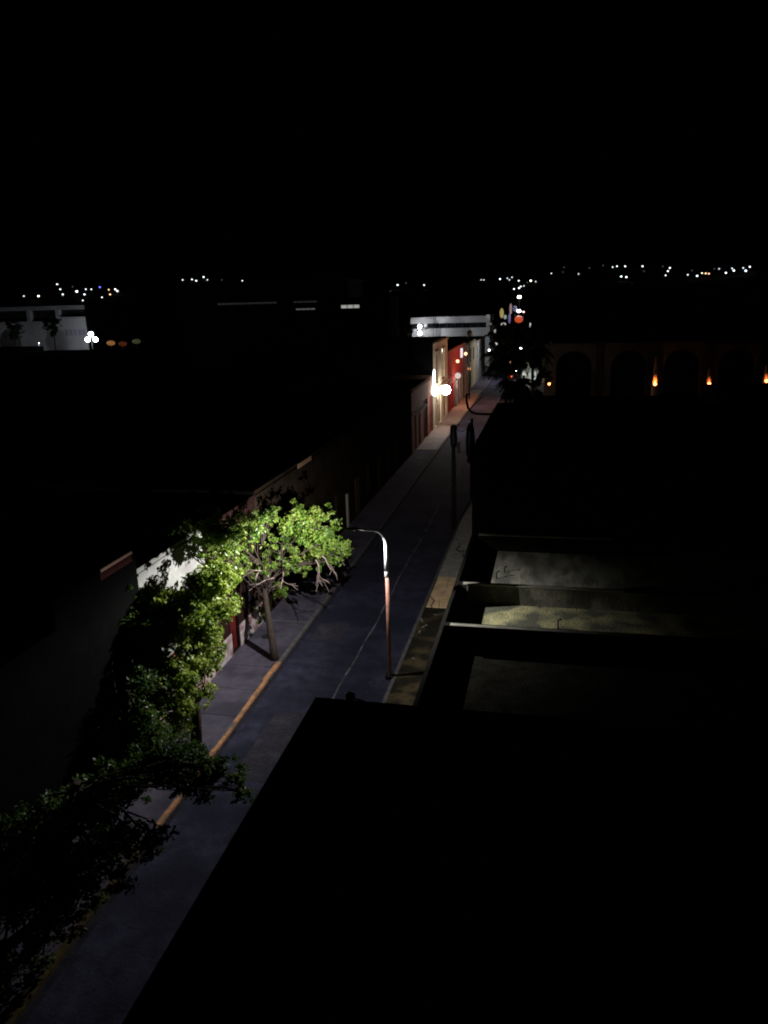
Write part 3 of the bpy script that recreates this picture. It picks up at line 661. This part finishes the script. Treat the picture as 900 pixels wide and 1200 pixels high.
# loose cables and litter on the right sidewalk
def wire(pts, r, lab, m=M_black):
    bm = bmesh.new(); pts = [Vector(p) for p in pts]; tube(bm, pts, r, 5); o = obj('loose_cable', bm, m); recentre(o, pts[0]); tag(o, lab, 'cable', 'loose cables on the right sidewalk')
wire([(-6.5,55.2,.16),(-6.35,54.2,.2),(-6.5,53.4,.17),(-6.1,52.6,.22),(-5.9,53.1,.2),(-5.85,51.8,.16)], .03, 'loose looped cable on the pale grey right sidewalk')
wire([(-7.0,44.0,.2),(-6.6,43.2,.22),(-6.7,42.4,.2),(-6.3,41.6,.18),(-6.5,40.9,.16)], .025, 'loose cable straggling over the edge of the tan slabs')
M_scrap = mat('pale_scrap', (.22,.21,.18), .8, .2, 5, .2)
for i, (x, y, a, l, lab) in enumerate(((-6.9,40.3,.4,.5,'pale scrap lying nearest the tan slabs'),(-6.6,39.5,-.5,.45,'pale scrap, second below the tan slabs'),(-6.75,38.7,.1,.3,'small pale scrap, third below the tan slabs'),(-6.5,35.4,.9,.25,'small pale scrap beside the lamp post foot'),(-6.2,41.2,1.2,.3,'pale scrap close to the parapet by the tan slabs'))):
    bm = bmesh.new(); v = []
    for k in range(7):
        t_ = k/6; v.append((bm.verts.new((-.05+.03*math.sin(k*2.1), l*(t_-.5), .01+.04*math.sin(k*1.7)**2)), bm.verts.new((.05+.02*math.cos(k*1.3), l*(t_-.5), .015+.03*math.cos(k)**2))))
    for p_, q_ in zip(v, v[1:]): bm.faces.new((p_[0], p_[1], q_[1], q_[0]))
    o = obj('litter_scrap', bm, M_scrap); o.location = (x, y, SWZ+.005); o.rotation_euler = (0,0,a)
    sm = o.modifiers.new('solid', 'SOLIDIFY'); sm.thickness = .006; tag(o, lab, 'litter', 'litter on the right sidewalk')
# pipes on the lit flat roofs
for (x, y, h_, lab) in ((-2.55,38.6,.35,'short vent pipe on pale grey flat roof'),(-2.2,39.6,.28,'shorter vent pipe on pale grey flat roof, farther from street'),(.6,32.6,.4,'vent pipe on the mossy flat roof')):
    bm = bmesh.new(); tube(bm, [(0,0,0),(0,0,h_),(.05,0,h_+.06),(.16,0,h_+.07)], .035, 8); o = obj('vent_pipe', bm, M_conc); o.location = (x, y, 3.55); tag(o, lab, 'pipe')

# ------------------------------------------------------------------ trees
def leaf_cloud(bm_list, centre, rad, n, size, rng):
    vs, fs = bm_list
    for _ in range(n):
        p = Vector((rng.gauss(0,1), rng.gauss(0,1), rng.gauss(0,1))).normalized()*(rng.random()**.4)
        c = Vector(centre) + Vector((p.x*rad[0], p.y*rad[1], p.z*rad[2]))
        s = size*rng.uniform(.55, 1.3)
        d = (Vector((rng.gauss(0,1), rng.gauss(0,1), rng.gauss(-.5,.7)))+p*.6).normalized()
        nrm = (Vector((rng.gauss(0,.7), rng.gauss(0,.7), rng.gauss(.5,.6)))+p*.5).normalized()
        sd = d.cross(nrm)
        if sd.length < .05: continue
        sd.normalize(); i = len(vs)
        vs += [c-d*s*.5, c+sd*s*.27+nrm*s*.05, c+d*s*.5-nrm*s*.12, c-sd*s*.27+nrm*s*.05]; fs.append((i, i+1, i+2, i+3))

def branch(bm, p, d, length, r, depth, rng, tips, droop=.0, mi=0, spread=.75, seg=6, minr=.012):
    pts = [p.copy()]; rad = [r]; n = 4
    for k in range(n):
        d = (d + Vector((rng.gauss(0,.16), rng.gauss(0,.16), rng.gauss(0,.1)-droop*.25))).normalized()
        p = p + d*(length/n); pts.append(p.copy()); rad.append(max(minr, r*(1-.42*(k+1)/n)))
    tube(bm, pts, rad, max(4, seg), mi, caps=False)
    if depth == 0: tips.append(p); tips.append(pts[2]); return
    for k in range(rng.choice((2,3))):
        q = pts[rng.choice((2,3,4))]
        nd = (d + Vector((rng.gauss(0,spread), rng.gauss(0,spread), rng.gauss(.1,spread*.55)))).normalized()
        branch(bm, q, nd, length*rng.uniform(.6,.82), rad[-1]*.8, depth-1, rng, tips, droop, mi, spread, max(4, seg-1), minr)
    tips.append(p)

def tree(label, base, trunk_pts, trunk_r, lobes, lm, seed, leaf=.17, twigs=(), stems=(), name='street_tree', per=70, group=None):
    """lobes: (centre, radii, clumps): leaf clumps of uneven size spread through each lobe, each reached by a limb"""
    rng = random.Random(seed)
    t = thing(name, label, 'tree', base, group)
    bm = bmesh.new(); tp = [Vector(p) for p in trunk_pts]
    tube(bm, tp, trunk_r, 12)
    vs, fs = [], []
    for (c, rd, ncl) in lobes:
        c = Vector(c); ks = rng.randrange(len(tp)//2, len(tp)-1); st = tp[ks].lerp(tp[ks+1], rng.random()); mid = st.lerp(c, .5)+Vector((rng.gauss(0,.3), rng.gauss(0,.3), rng.uniform(.05,.5)))
        r_ = trunk_r[-1]*rng.uniform(.22,.5)
        tube(bm, [st, st.lerp(mid, .5)+Vector((rng.gauss(0,.12),rng.gauss(0,.12),.1)), mid, mid.lerp(c,.5)+Vector((rng.gauss(0,.12),rng.gauss(0,.12),0)), c], [r_, r_*.8, r_*.6, r_*.42, .02], 6, caps=False)
        for k in range(ncl//2):      # loose sprays breaking the outline
            v = Vector((rng.gauss(0,1), rng.gauss(0,1), rng.gauss(0,.8))).normalized()*rng.uniform(1.0, 1.42)
            q = c + Vector((v.x*rd[0], v.y*rd[1], v.z*rd[2])); s = rng.uniform(.10, .22)
            leaf_cloud((vs, fs), q, (s*1.3, s*1.3, s), int(per*.22), leaf, rng)
            if rng.random() < .4: tube(bm, [c.lerp(q,.6), q+Vector((0,0,.03))], [.014,.006], 4, caps=False)
        for k in range(ncl):
            v = Vector((rng.gauss(0,1), rng.gauss(0,1), rng.gauss(0,1))).normalized()*(rng.random()**.45)
            q = c + Vector((v.x*rd[0], v.y*rd[1], v.z*rd[2]))
            s = rng.uniform(.2, .52)*min(1.3, (rd[0]+rd[1]+rd[2])/3)
            mm = mid.lerp(c, rng.random()); w2 = mm.lerp(q, .5)+Vector((rng.gauss(0,.12), rng.gauss(0,.12), rng.gauss(.05,.1)))
            if rng.random() < .55: tube(bm, [mm, w2, q], [.035, .024, .01], 5, caps=False)
            leaf_cloud((vs, fs), q, (s, s, s*.7), int(per*(s/.4)**2)+10, leaf, rng)
    for (p, d, ln, dep) in twigs:
        branch(bm, Vector(p), Vector(d).normalized(), ln, .028, dep, rng, [], .25, 1, .6, 5, .011)
    for (p0, p1) in stems:
        p0 = Vector(p0); p1 = Vector(p1)
        tube(bm, [p0, p0.lerp(p1,.33)+Vector((rng.gauss(0,.07),rng.gauss(0,.07),0)), p0.lerp(p1,.66)+Vector((rng.gauss(0,.07),rng.gauss(0,.07),0)), p1], [.022,.018,.014,.008], 5, 0, caps=False)
    obj('trunk', bm, [M_bark, M_twig], t)
    me = bpy.data.meshes.new('crown'); me.from_pydata([v[:] for v in vs], [], fs); me.materials.append(lm)
    o = bpy.data.objects.new('crown', me); C.objects.link(o); o.parent = t; o.matrix_parent_inverse = Matrix.Translation(-t.location)
    return t
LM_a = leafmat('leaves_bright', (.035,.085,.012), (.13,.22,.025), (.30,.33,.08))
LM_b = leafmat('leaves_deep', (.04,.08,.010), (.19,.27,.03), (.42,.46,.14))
LM_d = leafmat('leaves_shade', (.012,.03,.005), (.04,.085,.012), (.15,.20,.05))  # darker leaf colours put in for crowns in shade
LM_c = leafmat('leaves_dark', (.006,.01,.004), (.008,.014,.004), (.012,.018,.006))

def lobe(x, y, Y, r, n, sq=1.0):
    """a lobe of a crown: centre seen at photo pixel x, y at depth Y, radius r metres"""
    return (at(x, y, Y), (r, r*1.05, r*sq), n)
tree('leaning tree with brightly lit green crown and bare twigs beside the street lamp', (-13.65,34.3,.14),
     [(-13.62,34.25,.1),(-13.75,34.5,.7),(-14.1,35.1,1.6),(-14.5,35.8,2.7),(-14.6,36.0,3.5),(-14.2,36.2,4.5)], [.24,.19,.165,.15,.13,.1],
     [lobe(375,638,38,.95,26), lobe(345,622,37.4,1.05,28), lobe(372,612,38.6,.9,18), lobe(340,655,37,.62,12), lobe(398,643,38.3,.62,14), lobe(385,655,38,.45,9), lobe(360,664,37.4,.5,9), lobe(326,690,36.4,.5,9), lobe(352,600,38.4,.7,10),
      lobe(260,630,30.4,.95,30), lobe(238,640,31.2,.5,12), lobe(245,614,30.6,.75,16), lobe(290,618,33.2,.8,18), lobe(308,668,35.4,.4,6), lobe(318,640,36.2,.5,8), lobe(262,662,32.6,.7,16), lobe(310,610,35.6,.75,12), lobe(215,628,31,.6,10), lobe(283,655,34,.55,9), lobe(308,722,35.9,.42,7), lobe(316,655,36,.5,7), lobe(296,676,35.2,.35,5)],
     LM_a, 11, .2, [((-11.9,37.6,5.1),(1,.5,-.35),1.0,2), ((-11.7,37.2,4.9),(.9,.1,-.75),.95,2), ((-12.1,37.2,4.7),(.6,.1,-1),.9,2), 
      ((-13.6,36.3,4.2),(.4,-.4,-1),.9,2), ((-14.2,35.8,4.3),(-.3,-.5,.6),1.1,2), ((-14,35.9,4.0),(-.5,-.5,.2),.9,1)], per=70,
     stems=[(at(293,620,34.6),at(292,700,34.9)),(at(301,615,35),at(303,705,35.2)),(at(286,640,34.4),at(281,712,34.6)),(at(315,640,35.6),at(322,705,35.8)),(at(330,640,36),at(336,712,36.2))])
tree('wide leafy tree lit green on its right half, at the left house', (-14.2,26.2,.14),
     [(-14.2,26.2,.1),(-14.1,26.3,1.4),(-14.3,26.6,2.8),(-14.3,27.0,4.0)], [.26,.2,.17,.14],
     [lobe(245,700,28.4,1.15,36), lobe(222,735,27.2,1.2,40), lobe(218,790,26.0,1.1,34), lobe(203,838,24.8,.9,28), lobe(258,672,29.2,.8,18), lobe(195,712,27.0,.95,26), lobe(246,765,27.6,.62,14), lobe(265,712,29,.45,8), lobe(235,812,26,.4,8), lobe(180,770,26.2,.9,26), lobe(178,830,24.8,.7,20)],
     LM_b, 23, .2, per=80)
tree('dark leafy tree left of the green-lit one, against the unlit house', (-15.2,22.6,.14),
     [(-15.2,22.6,.1),(-15.1,22.7,1.6),(-15.2,22.9,3.0),(-15.1,23.2,4.2)], [.22,.18,.16,.13],
     [lobe(165,745,26.0,1.3,36), lobe(165,800,24.8,1.3,36), lobe(170,855,23.4,1.1,32), lobe(120,735,25.0,1.3,30), lobe(120,805,24.2,1.2,34), lobe(145,700,26,.8,16), lobe(135,865,22.8,1.0,30), lobe(90,775,24.4,1.0,20)],
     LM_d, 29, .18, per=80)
tree('dark tree in the lower left corner reaching one lit branch over the road', (-14.4,17.2,.14),
     [(-14.4,17.2,.1),(-14.3,17.3,1.6),(-14.0,17.5,3.0),(-13.6,17.7,4.2)], [.26,.2,.17,.14],
     [lobe(222,898,19.4,.75,26,.8), lobe(258,905,19.0,.6,22,.7), lobe(284,925,18.6,.36,10,.7), lobe(192,882,20,.8,24), lobe(235,922,18.8,.5,14,.6), lobe(160,905,20,.75,26), lobe(205,915,19.2,.5,12,.7),
      lobe(125,915,19,.6,16), lobe(90,955,18,1.0,36), lobe(130,990,17,.7,26), lobe(168,990,16.8,.5,16), lobe(190,978,17,.28,7), lobe(70,1015,16.2,.9,30), lobe(100,1035,16,.65,20), lobe(135,1028,16,.42,12), lobe(75,1075,15.2,.55,14),
      lobe(25,985,17.2,.9,28), lobe(20,1060,15.6,.9,28), lobe(40,1105,14.8,.6,16), lobe(0,1150,14.2,.7,20)],
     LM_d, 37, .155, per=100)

def palm(label, x, y, h, n, ln, seed, name='palm_tree'):
    rng = random.Random(seed); t = thing(name, label, 'palm tree', (x, y, 0), 'palms over the far street')
    bm = bmesh.new(); tube(bm, [(x,y,0),(x+.1,y,h*.5),(x,y,h)], [.24,.2,.17], 10); obj('trunk', bm, M_bark, t)
    vs, fs = [], []
    for k in range(n):
        az = 2*math.pi*(k+rng.random()*.6)/n; el = rng.uniform(-.1, 1.1); L_ = ln*rng.uniform(.8,1.1)
        p = Vector((x, y, h)); d = Vector((math.cos(az)*math.cos(el), math.sin(az)*math.cos(el), math.sin(el))); N = 12
        for i in range(N):
            q = p + d*(L_/N); side = d.cross(Vector((0,0,1))).normalized(); wl = (1.0 if i < N-3 else .55)*math.sin(math.pi*(i+1.2)/(N+2))
            for sg in (-1, 1):
                for f in (0, .33, .66):
                    a = p.lerp(q, f); e = a + side*sg*wl + Vector((0,0,-wl*.7)) + d*.15; j = len(vs)
                    vs += [a, a+d*.1, e]; fs.append((j, j+1, j+2))
            p = q; d = (d + Vector((0,0,-.2))).normalized()
    me = bpy.data.meshes.new('crown'); me.from_pydata([v[:] for v in vs], [], fs); me.materials.append(LM_c)
    o = bpy.data.objects.new('crown', me); C.objects.link(o); o.parent = t; o.matrix_parent_inverse = Matrix.Translation(-t.location)
palm('palm with drooping black fronds, leftmost and in front of the street lights', -5.6, 97, 10.4, 38, 4.0, 3)
palm('palm behind the leftmost one, right of the street lights', -2.6, 106, 10.2, 36, 3.6, 5)
tree('unlit leafy tree making a black mass behind the palms', (-4.0,112,0), [(-4,112,0),(-4,112,4),(-3.9,112,7)], [.35,.28,.2],
     [lobe(590,398,112,2.2,22), lobe(622,400,113,2.4,26), lobe(633,440,112,1.5,14), lobe(628,470,111,1.6,14), lobe(590,412,112,.9,6)], LM_c, 71, .55, per=40, name='leafy_tree')
palm('shorter palm with hanging fronds at the end of the dark roofs', -4.2, 94, 7.6, 34, 3.2, 8)

# small background trees before the pale building and the white building
def far_tree(x, y, h, r, lab, seed, name='round_tree'):
    tree(lab, (x, y, 0), [(x,y,0),(x,y,h*.4),(x+.1,y,h*.75)], [.3,.22,.16], [((x,y,h-r*1.2),(r*.7,r*.7,r*1.1),26)], LM_c, seed, .5, name=name, per=40)
p = at(63, 392, 152); far_tree(p.x, 152, 17.0, 2.2, 'dark tree in front of the pale building, right one', 51)
p = at(17, 392, 152); far_tree(p.x, 152, 16.6, 2.2, 'dark tree in front of the pale building, left one', 52)
p = at(478, 385, 200); far_tree(p.x, 200, 12.4, 1.7, 'small dark tree left of the white building', 53)

# ------------------------------------------------------------------ cars and shop at the far end of the street
def car(x, y, lab, face, col, rot=0):
    t = thing('parked_car', lab, 'car', (x, y, 0), 'cars far down the street')
    bm = bmesh.new()
    prof = [(-2.1,.35),(-2.15,.8),(-1.9,.95),(-1.2,1.0),(-.7,1.42),(.6,1.45),(1.3,.98),(2.0,.88),(2.15,.6),(2.1,.35)]
    rows_ = []
    for sx, k in ((-.85,1),(-.8,1.0),(.8,1.0),(.85,1)):
        rows_.append([bm.verts.new((x+sx*(1 if z < 1.05 else .82), y+py, z if abs(sx) < .84 else z-.03)) for py, z in prof])
    for a, b in zip(rows_, rows_[1:]):
        for i in range(len(prof)-1): bm.faces.new((a[i], a[i+1], b[i+1], b[i])).smooth = True
    bm.faces.new(rows_[0]); bm.faces.new(rows_[-1][::-1]); bx(bm, x-.8, x+.8, y-2.08, y+2.08, .3, .36)
    obj('body', bm, mat('car_paint_'+lab[:4], col, .3, .05, 1, 0, .5), t)
    for sx in (-.78, .78):
        for sy in (-1.35, 1.35):
            bm = bmesh.new(); tube(bm, [(x+sx-.1, y+sy, .32),(x+sx+.1, y+sy, .32)], .32, 14); obj('wheel', bm, M_black, t)
    for sx in (-.6, .6):
        bm = bmesh.new(); ball(bm, (x+sx, y-2.14, .68), .16, 10); obj('headlight' if face else 'tail_light', bm, emat('head_em' if face else 'tail_em', (1,.93,.85) if face else (1,.08,.03), 40 if face else 14), t)
    return t
car(-9.4, 176, 'dark car with red tail lights glimpsed between the palms', False, (.05,.01,.01))
car(-8.9, 190, 'pale car with white headlights glimpsed between the palms', True, (.4,.4,.4))
car(-11.0, 228, 'grey car with headlights on, farthest down the street', True, (.1,.1,.1))
t = thing('corner_shop', 'small shop with greenish-white lit windows behind the palms', 'shop', (-4.5, 168, 0))
bm = bmesh.new(); bx(bm, -6.4, 4, 168.3, 176, 0, 4.6); obj('wall', bm, M_beige, t)
for k, s in enumerate((.5,.25,.7,.2)):
    bm = bmesh.new(); bx(bm, -6.2+k*1.05, -5.45+k*1.05, 168.2, 168.298, .4, 3.6); obj('window', bm, emat('shop_%d' % k, (.8,1,.85), s), t)

# lit signs and street lights at the far end of the street
far = [(608.5,348,.62,.38,(1,.82,.7),14,'warm white street light highest over the far street'),
       (608,364.5,.62,.42,(.85,.9,1),14,'blue-white light over the far street'),
       (613.5,365.5,.35,.25,(1,.6,.55),3,'pink light right of the blue-white one'),
       (588,367,.62,1.55,(1,.75,.25),.32,'tall yellow lit sign on the left of the far street'),
       (598.5,362,.42,1.7,(.9,.6,.62),.26,'tall pinkish lit sign in the far street'),
       (597,373,.4,1.6,(.45,.4,.9),.22,'dim violet lit sign below the pinkish one'),
       (603.5,361.5,.7,.9,(.35,.38,.8),.2,'violet-blue lit sign beside the blue-white light'),
       (608,374,1.35,1.15,(1,.13,.04),.5,'large red-orange lit sign in the far street'),
       (592,371.5,.5,.7,(.75,.9,.8),.3,'pale green lit sign in the far street'),
       (590,380,.85,.5,(.95,.85,.8),.5,'small pale lit sign low in the far street'),
       (580.5,389,.5,.8,(1,.85,.9),.45,'pinkish lit panel left of the palms'),
       (580.5,403,.7,.4,(1,.95,.9),.9,'white lit panel left of the palms'),
       (621,380,.32,.5,(.8,.95,.8),.8,'greenish light right of the far street'),
       (621,383.5,.3,.25,(.9,1,.9),1.5,'small greenish lamp right of the far street')]
for i, (px, py, rx, rz, c, s, lab) in enumerate(far):
    p = at(px, py, 250 if py < 385 else 200); k = 1.25 if py < 385 else 1.0; rx *= k*.78; rz *= k*.78
    t = thing('lit_sign' if s < 1.2 and rz > .5 else 'street_lamp', lab, 'sign' if s < 1.2 and rz > .5 else 'street lamp', (p.x, p.y, 0), 'lights at the far end of the street')
    bm = bmesh.new()
    if s < 1.2 and rz > .5:
        ball(bm, (p.x, p.y, p.z), rx, 14, sz=rz/rx); obj('panel', bm, emat('far_em_%d' % i, c, s), t)
    else:
        ball(bm, (p.x, p.y, p.z), rx, 12, sz=rz/rx); obj('lantern', bm, emat('far_em_%d' % i, c, s), t)
    bm = bmesh.new(); tube(bm, [(p.x,p.y,0),(p.x,p.y,p.z-rz)], .07, 6); obj('pole', bm, M_black, t)

# ------------------------------------------------------------------ lights on the hills
W_ = (.93,.96,1.0); WW = (1,.88,.72); BL = (.15,.15,1.0); OR = (1,.55,.3); BW = (.65,.78,1.0)
LG = 'small town lights on the left of the horizon'; LM = 'small town lights left of the middle of the horizon'
LC = 'small town lights above the street'; LR = 'small town lights on the right of the horizon'
hl = [(28,347,.7,W_,LG),(45,347,1.5,WW,LG),(67,333,.95,W_,LG),(70.6,339,.9,W_,LG),(73.6,345,1,W_,LG),(85,336,.5,W_,LG),(90,341.5,1.6,W_,LG),(99,345,1.1,W_,LG),(100.6,339,.8,W_,LG),(107,339,.8,W_,LG),(97,352,.8,W_,LG),
      (117,336.5,1.1,BL,LG),(119.5,348.5,.8,W_,LG),(127.5,339.5,.9,OR,LG),(129,345,1.1,OR,LG),(135,339,1.2,W_,LG),(137.5,341,1.3,W_,LG),
      (214,328,.8,W_,LM),(225,327.5,.9,W_,LM),(230,329,1.1,W_,LM),(238.7,324.7,1.1,W_,LM),(243,328,.7,W_,LM),(260,328,.4,W_,LM),(284,329,.7,W_,LM),
      (466,334,1.2,W_,LC),(476,331.6,.5,W_,LC),(497,334,.9,W_,LC),(457.6,341,.4,W_,LC),(564,328,.6,W_,LC),(567,328,.6,W_,LC),(586,327,1.2,BW,LC),(594.5,326,.6,W_,LC),(597,328,.6,W_,LC),(600,325,.6,W_,LC),(608,329,.9,W_,LC),(622,329,1.5,WW,LC),(618,331,.5,W_,LC),(627.7,330,.6,W_,LC),
      (602.4,338.7,1,W_,LC),(608.3,337.5,1.2,W_,LC),(610.3,335.7,.9,W_,LC),(614,335,.6,W_,LC),
      (646,320.4,.6,W_,LR),(661,313.3,.4,W_,LR),(659.7,318.7,.35,W_,LR),(678,321,.6,W_,LR),(690.7,314,.5,W_,LR),(706.7,311,.55,W_,LR),(718,313,.7,W_,LR),(723,312,.9,W_,LR),(732.7,312,1,W_,LR),(728,324,1.2,W_,LR),(734,324.7,1.2,W_,LR),(753,312,1,W_,LR),(754.7,317.7,.5,W_,LR),
      (776.7,312,.5,W_,LR),(782.7,317.7,1,W_,LR),(785,314,1,W_,LR),(780,322.7,.8,W_,LR),(806,322,.8,W_,LR),(811,317,.4,W_,LR),(817,323.3,1.3,BW,LR),(822.7,320,.8,WW,LR),(827,320.4,1.1,OR,LR),(830.7,320.7,1.0,OR,LR),(837,315,.5,W_,LR),(842.7,315,.6,W_,LR),(850.7,319.7,1.1,W_,LR),(860,317,1.2,W_,LR),(858,314.5,.7,W_,LR),(874,317.3,1.5,BW,LR),(871,314,.7,W_,LR),(878.7,312.7,1,W_,LR)]
special = {(117,336.5):'tiny blue town light, the only blue one on the horizon', (45,347):'widest warm white town light at the left end of the horizon', (622,329):'warm white town light, brightest above the street end',
           (874,317.3):'large blue-white town light near the right end', (817,323.3):'blue-white town light left of the two orange ones',(586,327):'blue-white town light left of the street end'}
labs = {LG:'tiny white town light on the dark horizon at the far left', LM:'tiny white town light on the horizon over the long hall', LC:'tiny white town light on the horizon above the street end', LR:'tiny white town light on the dark hill at the right'}
olab = {LG:'tiny orange town light on the horizon at the far left', LR:'tiny orange town light on the hill at the right'}
ORD = 'first second third fourth fifth sixth seventh eighth ninth tenth eleventh twelfth thirteenth fourteenth fifteenth sixteenth seventeenth eighteenth nineteenth twentieth twenty-first twenty-second twenty-third twenty-fourth twenty-fifth twenty-sixth twenty-seventh twenty-eighth twenty-ninth thirtieth thirty-first thirty-second'.split()
hl.sort(); cnt = {}
place = {LG:'in the far left horizon cluster', LM:'of those over the long hall', LC:'of those above the street end', LR:'along the dark hill on the right'}
for (px, py, s, c, g) in hl:
    d = fwd + rgt*((px-450)/FPX) + upv*((600-py)/FPX); hit = None
    q = 430.0
    while q < 3000:
        p = Vector((0,0,H)) + d*(q/math.hypot(d.x, d.y))
        if p.z - hill(p.x, p.y) < 4.5: hit = (q, p); break
        q += 4
    if not hit: continue
    q, p = hit; gz = hill(p.x, p.y); r = q/FPX*(.48+.42*s)*(.75 if s<.6 else 1)
    st = 2.2*s if s >= .6 else .35*s
    bm = bmesh.new(); ball(bm, p, r, 8, 0, .8); tube(bm, [(p.x,p.y,gz-1),(p.x,p.y,p.z)], .12, 4, 1)
    key = 'hl_%d_%d_%d' % (int(st*10), int(c[0]*100), int(c[2]*100))
    o = obj('town_light', bm, [emat(key, c, st, False), M_black]); recentre(o, (p.x, p.y, gz))
    cnt[g] = cnt.get(g, 0) + 1; kind_ = ('faint ' if s < .6 else 'bright ' if s >= 1.1 else '') + ('orange' if c == OR else 'white')
    lab = special.get((px, py)) or '%s town light, %s from the left %s' % (kind_, ORD[cnt[g]-1], place[g])
    tag(o, lab, 'light', g)
